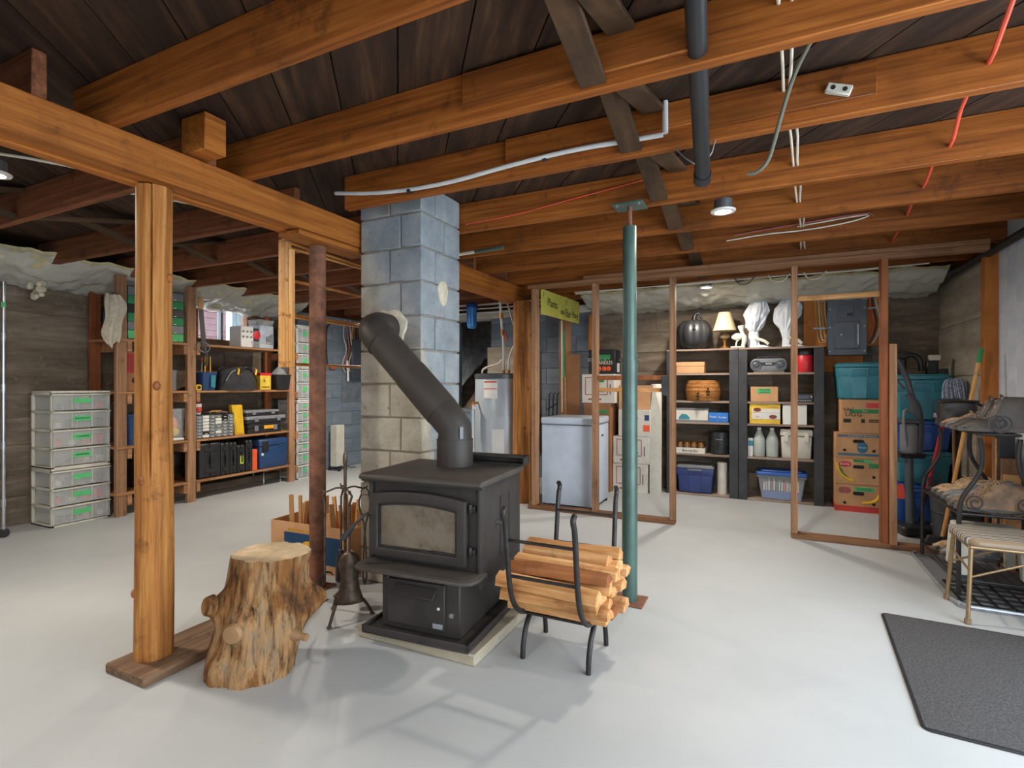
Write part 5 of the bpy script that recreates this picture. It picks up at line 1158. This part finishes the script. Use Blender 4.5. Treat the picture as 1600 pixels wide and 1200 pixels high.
for k in range(14): MB().box(-.165+.0235*k,-.149+.0235*k,-.09,.09,.012,.17+.02*hash_(k)).build('folder', (M_WHITE,M_CREAM,M_WHITE,M_MAROON,M_WHITE,M_GREYP,M_CREAM,M_WHITE,M_ORANGE,M_WHITE,M_CREAM)[k%11], fbx, 0)
MB().box(-.172,.172,-.100,-.096,.01,.09).build('blue_binder', M_BLUE, fbx, 0)

# ------------------------------------------------------------------ breaker panel on plywood
ply = box('plywood_board', M_OSB, None, .36, 1.02, 6.205, 6.235, 1.58, 2.10); tag(ply, 'orange plywood backing board on the back wall behind the breaker panel', 'board')
ply2 = box('plywood_board', M_OSB, None, .53, .88, 6.205, 6.235, 1.32, 1.55); tag(ply2, 'small orange plywood piece below the breaker panel', 'board')
bp = thing('breaker_panel', 'dark grey electrical breaker panel with a door on plywood', 'breaker panel', (.73, 6.20, 1.485))
MB().box(-.165,.165,-.10,0.004,0,.60).build('cabinet', M_PANEL, bp, .004); MB().box(-.165,.165,-.106,-.1,0,.60).build('cover', M_PANEL, bp, .003)
MB().box(-.105,.105,-.116,-.106,.06,.33).build('panel_door', M_PANEL, bp, .005); MB().box(-.085,.07,-.119,-.116,.075,.315).build('door_recess', M_PANEL, bp, .003); MB().box(-.08,.06,-.110,-.106,.37,.50).build('main_breaker_plate', M_PANEL, bp, .002); MB().box(.0,.05,-.113,-.110,.385,.415).build('main_breaker', M_BLACK, bp, .001)
for x in (-.145,.145):
    for z in (.04,.28,.46): MB().cyl((x,-.109,z),(x,-.106,z),.008,n=10).build('screw', M_STEEL, bp)
MB().box(.085,.098,-.121,-.116,.10,.30).build('door_hinge', M_STEEL, bp, .001); MB().cyl((-.05,-.122,.2),(-.05,-.119,.2),.008,n=10).build('latch', M_STEEL, bp)
for k in range(5):
    x = .46+.03*k; o = thing('panel_cable', ('yellow','white','yellow','white','yellow')[k]+' cable on the plywood left of the breaker panel, '+('first','second','third','fourth','last')[k]+' from the left', 'cable', (x, 6.19, 1.62), 0, 'cables beside the breaker panel'); MB().tube([(0,0,.48),(.01*math.sin(k*2),0,.35),(.015,0,.2),(.03,0,.03*k),(.10-.03*k,0,.02*k)], .007, 6, smooth=1).build('cable', M_ROMEX if k % 2 else plain('yellow cable', (206,160,70), .6), o); MB().box(-.012,.02,-.009,.01,.14,.155).build('staple', M_STEEL, o, 0)
for k in range(3):
    o = thing('panel_cable', ('orange','black','white')[k]+' cable curving down right of the breaker panel', 'cable', (.93+.03*k, 6.19, 1.60), 0, 'cables right of the breaker panel'); MB().tube([(-.01*k,0,.48),(.0,0,.35),(.035,0,.2),(.0,0,.06),(-.035,0,.0)], .008, 6, smooth=2).build('cable', (M_OCABLE, M_BLACK, M_ROMEX)[k], o); MB().box(-.012,.02,-.009,.01,.34,.355).build('staple', M_STEEL, o, 0)

# ------------------------------------------------------------------ banana boxes and totes on the right
YS = 5.83
def banana(label, z, h, x=.79, w=.37):
    o = carton('banana_box', label, (x, YS, z), w, .38, h, M_CARD, group='stacked produce cartons'); hh = MB().rbox(-.045,.045,-.0015,.0,h*.62,h*.75,.014,'Y').build('hand_hole', M_INK, o); 
    for s_ in (-.11,.12): MB().cyl((s_,-.0015,h*.32),(s_,0,h*.32),.014,n=14).build('air_hole', M_INK, o)
    return o
b1 = banana('banana carton with a red base band at the bottom of the right stack', 0, .255); MB().box(-.186,.186,-.002,.382,0,.055).build('red_band', M_REDPRINT, b1, 0); MB().box(-.03,.12,-.002,0,.195,.235).build('green_tape', M_GREEN, b1, 0); text(b1, 'SWEATERS', .03, (.04,-.003,.216), M_GREEND, width=.12)
MB().rbox(-.16,-.06,-.0015,0,.17,.23,.028,'Y').build('oval_mark', M_MAROON, b1); MB().tube([(.03,-.002,.09),(.10,-.002,.095),(.15,-.002,.13),(.17,-.002,.19)], .012, 6, smooth=1).build('banana_print', M_YELLOW, b1)
b2 = banana('banana carton with a red oval logo and green leaf tape, second from the floor', .256, .245); MB().ball((-.11,0,.19),(.055,.0025,.026),16,8).build('red_oval', M_RED, b2); MB().box(-.04,.10,-.002,0,.21,.238).build('green_tape', M_GREEN, b2, 0); text(b2, 'PFAUS', .03, (.0,-.003,.224), M_INK, width=.08); text(b2, 'Bonita', .03, (-.11,-.004,.19), M_WHITE, width=.075)
MB().tube([(-.17,-.002,.20),(-.16,-.002,.12),(-.11,-.002,.06),(-.04,-.002,.035)], .014, 6, smooth=2).build('banana_print', M_YELLOW, b2); MB().tube([(-.15,-.002,.15),(-.12,-.002,.09),(-.07,-.002,.05)], .007, 6, smooth=1).build('leaf_print', M_GREEND, b2); MB().box(.08,.18,-.002,0,.165,.205).build('green_block', M_GREEND, b2, 0)
b3 = banana('produce carton with blue bands and a round blue seal, third from the floor', .502, .235); MB().box(-.165,.185,-.002,0,.20,.222).box(-.165,.185,-.002,0,.025,.048).build('blue_band', plain('slate blue print', (78,110,132), .7), b3, 0); MB().ball((.03,0,.105),(.044,.003,.055),18,10).build('blue_seal', plain('seal blue', (58,112,140), .7), b3); text(b3, 'Chiquita', .022, (.03,-.004,.105), M_CREAM, width=.07); text(b3, 'Premium Bananas', .016, (.03,-.003,.211), M_CREAM, width=.22)
b4 = carton('moving_carton', 'tall brown carton with handwriting and green tape under the teal tote', (.81, YS, .738), .32, .36, .315, M_CARD); MB().box(-.09,.15,-.002,0,.19,.225).build('green_tape', M_GREEND, b4, 0); MB().box(.04,.15,-.002,0,.24,.285).build('red_label', M_RED, b4, 0)
text(b4, 'UGG', .055, (-.06,-.003,.175), M_INK, width=.13); text(b4, 'VAC', .05, (-.10,-.003,.22), M_INK, width=.09); text(b4, 'Co.', .03, (.03,-.004,.208), M_CREAM); MB().box(-.14,-.08,-.002,0,.10,.135).box(.0,.03,-.002,0,.10,.135).box(.06,.14,-.002,0,.105,.115).box(.06,.14,-.002,0,.122,.132).build('stamp_marks', M_LACE, b4, 0)
tote('teal_tote', 'teal plastic tote on top of the carton stack under the breaker panel', (.80, YS+.18, 1.0545), .37, .36, .345, M_TEAL)
XT = 1.235
tote('teal_tote', 'large teal lidded tote on top of the blue stack in the right corner', (XT, 5.86, .885), .40, .5, .40, M_TEAL)
tote('blue_tote', 'blue tote second from the top in the right corner stack', (XT, 5.86, .622), .41, .5, .262, M_BLUE)
tote('teal_tote', 'shallow teal tote third from the top in the right corner stack', (XT, 5.86, .33), .40, .5, .291, M_TEAL)
tote('blue_tote', 'blue tote at the floor under the right corner stack', (XT, 5.86, 0), .40, .5, .329, M_BLUE)
vb = thing('headphones', 'black looped hose and dark gear lying on the large teal tote', 'hose', (1.20, 5.80, 1.2858)); MB().tube([(-.10,0,.03),(-.09,0,.14),(-.02,0,.19),(.05,0,.14),(.06,0,.03)], .022, 12, smooth=2).build('hose', M_BLACK, vb); vb.name = 'vacuum_hose'
MB().box(-.14,-.06,-.06,.06,0,.15).build('fitting', M_BLACK, vb, .02)
pt = thing('paint_brushes', 'dark brush with a pale block leaning on the large teal tote', 'brush', (1.34, 5.80, 1.2858)); MB().box(-.05,.03,-.03,.03,0,.12).build('bristles', M_BLACK, pt, .008); MB().box(-.03,.05,-.035,.035,.121,.17).build('handle_block', M_CREAM, pt, .005); pt.name = 'brush_block'
rb = thing('red_dustpan', 'blue bucket with a red dustpan beside the vacuum cleaner', 'bucket', (1.02, 5.42, 0)); rb.name = 'mop_bucket'; MB().lathe([(.085,0),(.11,.24),(.115,.25),(.105,.25),(.08,.01)], 24).build('pail', M_BLUE, rb); MB().add([(-.09,-.03,.20),(.05,-.06,.20),(.03,.0,.36),(-.05,.0,.33),(-.09,-.024,.20),(.05,-.054,.20),(.03,.006,.36),(-.05,.006,.33)],[(0,1,2,3),(7,6,5,4),(0,4,5,1),(1,5,6,2),(2,6,7,3),(3,7,4,0)]).build('dustpan', M_REDPRINT, rb)
# upright vacuum
vc = thing('vacuum_cleaner', 'grey and black upright vacuum cleaner in front of the blue totes', 'vacuum', (1.075, 5.20, 0), R(12))
MB().rbox(-.13,.13,-.14,.10,.012,.075,.03).build('floor_head', M_BLACK, vc, .01); MB().tube([(0,.04,.06),(0,.06,.30),(0,.07,.62)], [.035,.03,.03], 14).build('lower_body', M_PANEL, vc); MB().taper(.16,.12,.20,.14,.60,.64,0,.06).build('shelf_collar', M_BLACK, vc, .006)
MB().lathe([(.05,.64),(.06,.66),(.06,.86),(.04,.88)], 24, c=(-.01,.05,0)).build('dust_canister', M_GREYP, vc); MB().box(-.07,.05,-.01,.11,.88,.915).build('canister_cap', M_PANEL, vc, .008)
MB().tube([(.07,.08,.60),(.085,.08,.85),(.06,.07,1.02),(-.01,.07,1.12)], [.03,.03,.03,.022], 14, smooth=1).build('hose', M_PANEL, vc); MB().tube([(.05,.09,.95),(.02,.1,1.18),(-.05,.1,1.37),(-.07,.1,1.40)], [.024,.022,.02,.018], 12, smooth=1).build('wand', M_PANEL, vc)
MB().tube([(-.07,.1,1.40),(-.11,.1,1.36),(-.10,.1,1.26),(-.02,.1,1.16)], .010, 10, smooth=1).build('handle_loop', M_PANEL, vc); MB().tube([(-.05,.0,.70),(-.07,.0,.92),(-.05,.02,1.0),(.0,.04,.97)], .012, 10, smooth=1).build('attachment', M_GREYP, vc)
for s_ in (-.14,.14): MB().cyl((s_-.012,.10,.04),(s_+.012,.10,.04),.04,n=18).build('wheel', M_BLACK, vc)
tcn = thing('trash_can', 'round black plastic bin on the floor behind the shoe rack', 'bin', (1.295, 4.96, 0)); MB().lathe([(.135,0),(.145,.01),(.17,.40),(.178,.405),(.178,.43),(.165,.43),(.13,.02)], 36).build('bin', plain('charcoal plastic', (58,60,62), .5), tcn); MB().lathe([(.163,.24),(.166,.245),(.163,.25)], 36, caps=False).build('band', M_BLACK, tcn); MB().box(-.06,.06,-.185,-.165,.30,.36).build('handle', M_BLACK, tcn, .008)
# mop, broom and red handle
mp = thing('string_mop', 'string mop head of blue and grey yarn standing upside down in the corner', 'mop', (1.41, 5.48, 0)); MB().cyl((0,0,0),(-.005,.01,1.08),.011,n=10).build('handle', M_STUD, mp)
b = MB()
for k in range(40):
    a = 2*PI*k/40; r = .045+.02*hash_(k); b.tube([(0,0,1.23),(r*.8*math.cos(a),r*.8*math.sin(a),1.245),(1.25*r*math.cos(a),1.25*r*math.sin(a),1.19),(1.3*r*math.cos(a+.2),1.3*r*math.sin(a+.2),1.08)], .007, 5, smooth=1)
b.build('yarn', plain('mop yarn', (146,156,176), .95, 0, .35, 60), mp); MB().lathe([(.02,1.06),(.05,1.10),(.055,1.22),(.01,1.24)], 14).build('core', plain('mop core', (96,104,130), .95), mp)
br = thing('broom', 'wooden broom handle with a green tip leaning on the right wall', 'broom', (1.30, 5.02, .0)); br.location = (1.15, 4.765, 0)
MB().cyl((0,0,.05),(.212,.0,1.37),.013,n=12).build('handle', M_RACKWOOD, br); MB().cyl((.209,0,1.35),(.225,.0,1.45),.0145,n=12).build('green_tip', M_GREEND, br); MB().taper(.22,.05,.16,.04,0,.10).build('bristles', M_BLACK, br, .004)
rh = thing('garden_tool', 'thin red metal handle leaning between the totes and the shoe rack', 'handle', (1.30, 5.46, 0)); MB().cyl((-.08,0,.30),(.03,.0,.88),.013,n=12).build('shaft', M_RED, rh); MB().cyl((-.135,0,.01),(-.08,0,.30),.012,n=12).build('socket', M_BLACK, rh)
wpk = box('dark_board', M_BLKWOOD, None, 1.447, 1.485, 5.95, 6.2, 0, 1.34); tag(wpk, 'dark upright board in the right corner behind the mop', 'board')
sc_ = thing('scrap_lumber', 'bundle of pale offcut strips leaning at the right wall behind the rack', 'lumber', (1.43, 4.50, 0))
for k in range(5): MB().box(-.05+.0*k,.03,-.12+.045*k,-.085+.045*k,0,.62+.3*hash_(k)).build('strip', (M_SPLIT,M_STUD,M_BLKWOOD)[k%3], sc_, .002)

# ------------------------------------------------------------------ boot tray, shoe rack and shoes
bt_ = thing('boot_tray', 'grey boot tray with a raised silver edge under the shoe rack', 'tray', (.93, 3.56, 0))
MB().rbox(0,.52,0,1.04,0,.006,.05).build('tray_floor', M_GREYP, bt_, .001)
for pts in ([(.02,.05,.012),(.0,.10,.012),(0,.98,.012),(.03,1.03,.012)], [(.0,.10,.012),(.05,.02,.012),(.50,.01,.012)]): MB().tube(pts, .011, 8).build('rim', M_SILVER, bt_)
gm = thing('wire_grid', 'black ribbed drip grid lying in the boot tray', 'grid', (.97, 3.60, .0068)); b = MB()
for k in range(6): b.box(.0,.46,.02+.075*k,.028+.075*k,0,.010)
for k in range(7): b.box(.0+.072*k,.008+.072*k,.02,.403,0,.010)
b.build('lattice', M_BLACK, gm, 0)
RX0, RX1, RY0, RY1 = .985, 1.345, 3.76, 4.52
rk = thing('shoe_rack', 'black iron shoe rack with scrolled ends against the right wall', 'shoe rack', (RX0, RY0, .019))
W_, D_ = RX1-RX0, RY1-RY0
for y in (0, D_):
    for s_ in (0, 1):
        f = (lambda x: x) if s_ == 0 else (lambda x: W_-x)
        MB().tube([(f(0),y,0),(f(0),y,.45),(f(.012),y,.54),(f(.06),y,.62),(f(.10),y,.70),(f(.105),y,.80),(f(.095),y,.88)], .012, 8, smooth=2).build('post', M_BLACKM, rk)
    for z, x0 in ((.08,0),(.45,.0),(.90,.095)): MB().tube([(x0,y,z),(W_-x0,y,z)], .008, 8).build('end_rail', M_BLACKM, rk)
    for z, x0 in ((.465,.02),(.915,.115)):
        for s_ in (0, 1):
            f = (lambda x: x) if s_ == 0 else (lambda x: W_-x)
            sp_ = [(f(x0+.055+(.012+.032*t)*math.cos(5.2*t*PI*.6+.4)), y, z+.05+(.012+.036*t)*math.sin(5.2*t*PI*.6+.4)) for t in [i/16 for i in range(17)]]
            MB().tube(sp_+[(f(W_*.5),y,z-.005)], .0045, 6, smooth=1).build('scroll', M_BLACKM, rk)
for z, x0, x1 in ((.08,.0,W_),(.45,.0,W_),(.90,.095,W_-.095)):
    for x in (x0, x1): MB().tube([(x,0,z),(x,D_,z)], .008, 8).build('side_rail', M_BLACKM, rk)
    n = 6
    for k in range(n+1): MB().tube([(x0+(x1-x0)*k/n,0,z+.004),(x0+(x1-x0)*k/n,D_,z+.004)], .004, 6).build('shelf_wire', M_BLACKM, rk)
def shoe(label, loc, rz, L, up, so, la, h=.10, boot=False, tongue=None, tilt=0):
    """toe towards -X in the local frame"""
    o = thing('boot' if boot else 'shoe', label, 'shoe', loc, rz, 'footwear on the shoe rack'); Wd = L*.19
    def hw(t): return Wd*(.55*math.sin(min(1,t*2.2+.12)*PI/2)+.45*math.sin(min(1,t*3+.15)*PI/2))*(1-.18*math.sin(PI*min(1,max(0,(t-.35)/.4)))) * (1 if t < .9 else max(.55,1-(t-.9)*3.2))
    n = 20; v = []
    out = [(-L*.5+L*t, -hw(t)) for t in [i/n for i in range(n+1)]]+[(-L*.5+L*t, hw(t)) for t in [1-i/n for i in range(n+1)]]
    MB().prism([(x*1.02,y*1.06) for x,y in out], 0, L*.075, 'Z').build('sole', so, o, .003)
    Hc = h
    def top(t):
        if t < .30: return L*(.09+.13*math.sin(t/.30*PI/2))
        q = min(1, max(0, (t-.34)/.26)); q = q*q*(3-2*q); base = L*.22+L*.10*max(0, t-.30)
        return base+(Hc-base)*q - .014*max(0, (t-.72)/.28)**2
    def f(u, w):
        t = .012+.976*u; a = PI*w; x = -L*.5+L*t; H = top(t)-L*.07; y = hw(t)*math.copysign(abs(math.cos(a))**.55, math.cos(a))*(1-.28*(math.sin(a)**2)*(1 if t > .35 else .3))
        return (x, y, L*.07+H*math.sin(a)**.7 + .002*vn(u*14, w*9, L*30))
    MB().grid(f, 28, 16).build('upper', up, o, 0, 60)
    xc = L*.27
    MB().lathe([(1,0),(1.04,.006),(.9,.010),(.7,.002)], 20).build('collar', so if not boot else up, o); c = LAST[0]; c.location = (xc,0,Hc-.012); c.scale = (L*.155,Wd*.50,1)
    MB().lathe([(.8,0),(.01,.001)], 16).build('lining', M_INK, o); c = LAST[0]; c.location = (xc,0,Hc-.003); c.scale = (L*.155,Wd*.50,1)
    MB().prism([(-Wd*.40,0),(Wd*.40,0),(Wd*.30,.03),(-Wd*.30,.03)], -.003, .003, 'X').build('tongue', tongue or up, o, .002); c = LAST[0]; c.location = (L*.115,0,Hc-.014); c.rotation_euler = (0,R(-25),0)
    zz_ = []
    for k in range(6):
        t = .34+.048*k; x = -L*.5+L*t; z = top(t)+.001; w = Wd*.34; s_ = 1 if k % 2 else -1
        zz_ += [(x,-w*s_,z-.006),(x+.006,0,z+.002),(x+.010,w*s_,z-.006)]
    MB().tube(zz_, .0034, 6).build('laces', la, o)
    MB().prism([(-L*.5,L*.06),(-L*.38,L*.06),(-L*.40,L*.13),(-L*.47,L*.10)], -Wd*.7, Wd*.7, 'Y').build('toe_cap', so, o, .008)
    return o
ZM = .019+.4585; ZTP = .019+.9085
shoe('large dark leather hiking boot at the near end of the top rack shelf', (1.185, 3.90, ZTP), 0, .33, M_LEATHER, M_SOLE, M_LACER, .20, True)
shoe('dark leather hiking boot second on the top rack shelf', (1.175, 4.02, ZTP), R(3), .32, M_LEATHER, M_SOLE, M_LACER, .19, True)
shoe('low grey walking shoe on the top rack shelf behind the boots', (1.155, 4.14, ZTP), 0, .27, M_GREYSHOE, M_SOLE, M_LACE, .09)
shoe('low tan walking shoe on the top rack shelf next to the black bag', (1.155, 4.25, ZTP), R(4), .27, M_TAN, M_SOLE, M_LACE, .09)
bg = thing('black_bag', 'black leather bag with a metal buckle at the back of the top rack shelf', 'bag', (1.15, 4.43, ZTP)); MB().grid(lambda u,v: (.11*math.copysign(abs(math.cos(2*PI*u))**.5, math.cos(2*PI*u))*(1-.12*v), .075*math.copysign(abs(math.sin(2*PI*u))**.5, math.sin(2*PI*u))*(1-.3*v*v)+.006*vn(u*8,v*6), .165*v), 40, 10).build('body', plain('black leather', (44,40,38), .35, 0, .2, 12, .2), bg, 0, 60); MB().box(-.105,.105,-.07,.07,.15,.166).build('flap', plain('black leather', (44,40,38)), bg, .012); MB().tube([(-.115,-.03,.05),(-.12,-.03,.075),(-.12,.0,.075),(-.12,.0,.05),(-.115,-.03,.05)], .004, 6).build('buckle', M_STEEL, bg); MB().tube([(.09,0,.15),(.15,-.02,.12),(.16,-.05,.03),(.12,-.07,.0)], .008, 8, smooth=1).build('strap', M_BLACK, bg)
cfg = [(3.85,M_LEATHERB,M_LACE,.32,.165,'brown leather hiking boot at the near end of the middle rack shelf'),(3.955,M_LEATHERB,M_LACE,.32,.165,'second brown leather hiking boot on the middle rack shelf'),(4.065,M_GREYSHOE,M_LACER,.29,.10,'grey running shoe in the middle of the middle rack shelf'),(4.165,M_GREYSHOE,M_LACE,.29,.10,'dark laced grey running shoe on the middle rack shelf'),(4.27,M_TAN,M_TAN,.29,.11,'tan suede walking shoe towards the back of the middle rack shelf'),(4.37,M_TAN,M_LACE,.29,.115,'last tan walking shoe at the back of the middle rack shelf')]
for y, u_, l_, L_, h_, lb in cfg: shoe(lb, (1.15, y, ZM), R(3*(hash_(y)-.5)*2), L_, u_, M_SOLE, l_, h_)
shoe('mottled grey trail shoe on the bottom of the rack at the back', (1.15, 4.36, .019+.084+.0005), 0, .29, M_TAN, M_SOLE, M_LACE, .11)
shoe('mottled grey trail shoe on the bottom of the rack beside the step stool', (1.16, 4.23, .019+.084+.0005), 0, .29, M_GREYSHOE, M_SOLE, M_LACE, .11)
# plastic step stool under the rack shelf
ps = thing('step_stool', 'pale grey plastic step stool standing inside the rack bottom', 'stool', (1.17, 3.97, .1035)); MB().rbox(-.15,.15,-.11,.11,.235,.265,.03).build('top', M_CREAM, ps, .006)
for sx in (-1,1):
    for sy2 in (-1,1): MB().add([(sx*.138-.022,sy2*.115-.022,0),(sx*.138+.022,sy2*.115-.022,0),(sx*.138+.022,sy2*.115+.022,0),(sx*.138-.022,sy2*.115+.022,0),(sx*.128-.022,sy2*.088-.022,.236),(sx*.128+.022,sy2*.088-.022,.236),(sx*.128+.022,sy2*.088+.022,.236),(sx*.128-.022,sy2*.088+.022,.236)],[(0,3,2,1),(4,5,6,7),(0,1,5,4),(1,2,6,5),(2,3,7,6),(3,0,4,7)]).build('leg', M_CREAM, ps, .004)
MB().box(-.13,.13,-.115,-.10,.16,.236).box(-.13,.13,.10,.115,.16,.236).box(-.155,-.14,-.09,.09,.16,.236).box(.14,.155,-.09,.09,.16,.236).build('apron', M_CREAM, ps, .003)
# folding stool with striped cushion
fs_ = thing('folding_stool', 'folding stool with thin bronze legs and a striped padded seat', 'stool', (1.14, 3.53, 0)); M_BRZ = plain('bronze tube', (150,124,90), .4, .6, .1)
def stripe_mat():
    m, nt, b = _new('striped cushion'); v = _coords(nt, (0,15,0), False); wv = nt.nodes.new('ShaderNodeTexWave'); wv.wave_type = 'BANDS'; wv.bands_direction = 'Y'; wv.inputs['Scale'].default_value = .33; wv.inputs['Distortion'].default_value = 0
    nt.links.new(v, wv.inputs['Vector']); nt.links.new(_ramp(nt, wv.outputs['Fac'], [(.25,(96,98,100)), (.4,(196,192,180)), (.6,(206,200,186)), (.75,(140,118,92))]), b.inputs['Base Color']); b.inputs['Roughness'].default_value = .9; return m
MB().rbox(-.225,.225,-.17,.17,.385,.425,.05,'Z',5).build('cushion', stripe_mat(), fs_, .014, seg=3); MB().tube([(-.21,-.155,.38),(.21,-.155,.38),(.21,.155,.38),(-.21,.155,.38),(-.21,-.155,.38)], .009, 8).build('seat_frame', M_BRZ, fs_)
for sx in (-1,1):
    for y0, y1 in ((-.15,-.175),(.12,.16)):
        MB().tube([(sx*.205,y0,.38),(sx*.225,y1,.02)], .010, 10).build('leg', M_BRZ, fs_); MB().cyl((sx*.226,y1,0),(sx*.225,y1,.025),.015,n=12).build('rubber_foot', M_LEATHERB, fs_)
MB().tube([(-.214,-.16,.23),(.06,-.15,.345),(.21,-.15,.36)], .006, 8).build('brace', M_BRZ, fs_); MB().tube([(-.215,.14,.22),(.06,.13,.345),(.21,.13,.36)], .006, 8).build('brace', M_BRZ, fs_); MB().tube([(-.212,-.158,.26),(-.212,.135,.30)], .006, 8).build('brace', M_BRZ, fs_)

# ------------------------------------------------------------------ services under the joists
def run(name, label, pts, r, m, sm=1, cat='cable', grp=None, n=8):
    o = thing(name, label, cat, pts[0], 0, grp); P = [Vector(q_)-Vector(pts[0]) for q_ in pts]; MB().tube(P, r, n, smooth=sm).build('sheath' if cat == 'cable' else 'tube', m, o); return o
for k in range(2):
    dx_ = .03*k; run('electrical_cable', ('left' if k == 0 else 'right')+' of two white cables threaded through the joists right of the drain pipe', [(.02+dx_,1.2,2.30),(.035+dx_*1.2,1.73,2.30),(.055+dx_,2.05,2.345),(.066+dx_*.6,2.30,2.305),(.10+dx_,2.6,2.33),(.129+dx_*.5,2.95,2.265),(.15+dx_,3.3,2.31),(.173+dx_*.4,3.55,2.268),(.20+dx_,3.85,2.30),(.226+dx_*.4,4.14,2.28),(.26+dx_,4.8,2.26)], .0055, M_ROMEX, 1, 'cable', 'white joist cables')
run('electrical_cable', 'orange cable threaded through the joists near the right wall', [(.62,1.6,2.36),(.64,1.9,2.34),(.678,2.31,2.252),(.70,2.6,2.33),(.744,2.96,2.233),(.76,3.25,2.32),(.773,3.54,2.25),(.80,3.85,2.31),(.822,4.14,2.276),(.85,4.8,2.25)], .008, M_OCABLE, 1)
gcb = run('extension_cord', 'grey green cord hanging in a curve below the joists', [(.14,2.04,2.36),(.095,2.10,2.30),(.06,2.14,2.20),(.03,2.17,2.09),(.01,2.19,2.03),(-.03,2.2,2.0),(-.06,2.2,2.005)], .0075, M_GCABLE, 2); MB().box(-.015,.015,-.008,.008,-.002,.012).build('staple', M_STEEL, gcb, .001)
run('electrical_cable', 'thin red wire stapled along a joist face left of the green post', [(-1.75,2.935,2.235),(-1.4,2.935,2.245),(-1.1,2.935,2.28),(-.8,2.935,2.31),(-.55,2.935,2.335)], .0035, M_OCABLE, 1)
run('electrical_cable', 'white cable stapled along the far joist behind the lit ceiling light', [(-.25,4.11,2.24),(.0,4.10,2.255),(.25,4.10,2.25),(.5,4.10,2.27),(.62,4.11,2.30),(.60,4.11,2.315),(.2,4.11,2.285)], .005, M_ROMEX, 1)
run('electrical_cable', 'dark cable bundle along the far joist above the white cable', [(-.2,4.11,2.275),(.2,4.105,2.30),(.6,4.105,2.325),(.64,4.11,2.30)], .006, M_MAROON, 1)
for k in range(2): run('electrical_cable', ('upper' if k else 'lower')+' white cable strung above the black shelves under the back joists', [(-1.8,5.28-.03*k,2.15+.012*k),(-1.0,5.285,2.165),(-.5,5.285,2.17-.014*k),(.1,5.285,2.172),(.6,5.285,2.16+.008*k),(1.2,5.29,2.178)], .006, M_ROMEX, 1, 'cable', 'white cables at the back joists')
for k in range(3): run('electrical_cable', ('first','second','third')[k]+' slack cable loop below the back joists above the shelves', [(-.25+.28*k,5.27,2.18),(-.22+.28*k,5.27,2.12),(-.14+.28*k,5.27,2.11),(-.08+.28*k,5.27,2.18)], .006, M_GCABLE if k == 0 else M_ROMEX, 2, 'cable', 'slack cable loops')
run('electrical_cable', 'short white cable crossing below the left joists at the top left', [(-3.6,.95,2.28),(-3.35,1.05,2.285),(-3.1,1.3,2.27),(-2.98,1.55,2.255)], .007, M_ROMEX, 1)
run('electrical_cable', 'white cable poking past the front log post below the left joists', [(-3.4,1.63,2.30),(-3.2,1.85,2.29),(-2.98,2.24,2.275)], .006, M_ROMEX, 1)
px_ = run('water_pipe', 'white plastic water pipe sagging along the joist in front of the chimney', [(-2.18,2.235,2.275),(-1.85,2.235,2.222),(-1.45,2.232,2.205),(-1.1,2.228,2.232),(-.77,2.228,2.246),(-.5,2.228,2.235),(-.38,2.228,2.232)], .0105, M_PEX, 2, 'pipe', n=12)
for x in (-1.68,-.92): MB().tube([(x+2.18,-.0,-.068 if x < -1.2 else -.040),(x+2.20,.0,-.068 if x < -1.2 else -.0395)], .0135, 12).build('clip', M_BLACK, px_)
run('water_pipe', 'short vertical white pipe rising from the sagging pipe end', [(-.37,2.225,2.235),(-.37,2.222,2.365)], .012, M_PEX, 0, 'pipe', n=12)
dp = thing('drain_pipe', 'black plastic drain pipe sloping below the joists with a capped end', 'pipe', (-.242, 2.40, 2.09)); MB().cyl((.075,-.95,.20),(0,0,0),.031,n=24).build('tube', plain('abs black', (40,40,41), .4), dp); MB().cyl((.003,-.035,.0075),(-.003,.015,-.003),.036,n=24).build('coupling', plain('abs black', (50,50,52)), dp); MB().cyl((-.002,.015,-.003),(-.004,.04,-.008),.022,n=16).build('threaded_plug', M_STEEL, dp); MB().tube([(-.10,-.12,.105),(-.06,-.13,.05),(.0,-.13,.0),(.045,-.12,.04),(.06,-.12,.10)], .003, 6, smooth=1).build('hanger_wire', M_STEEL, dp)
ob = thing('receptacle', 'beige twin receptacle fixed to the joist board at the upper right', 'outlet', (.242, 2.244, 2.27)); q = MB().box(-.042,.042,-.022,0,-.018,.018).build('body', M_CREAM, ob, .004); q.rotation_euler = (0,R(22),0)
for s_ in (-.02,.02): q2 = MB().cyl((s_,-.024,0),(s_,-.022,0),.008,n=12).build('socket', M_INK, q)
bpipe = thing('conduit_pipe', 'dark conduit pipe running along the top of the right wall', 'pipe', (1.43, 3.6, 2.13)); MB().cyl((0,0,0),(-.0,2.6,0),.028,n=16).build('tube', M_BLACKM, bpipe)
for y in (.5,1.3,2.1): MB().tube([(0,y,-.03),(.035,y,0),(0,y,.04),(0,y,.09)], .006, 6, smooth=1).build('strap', M_STEEL, bpipe)
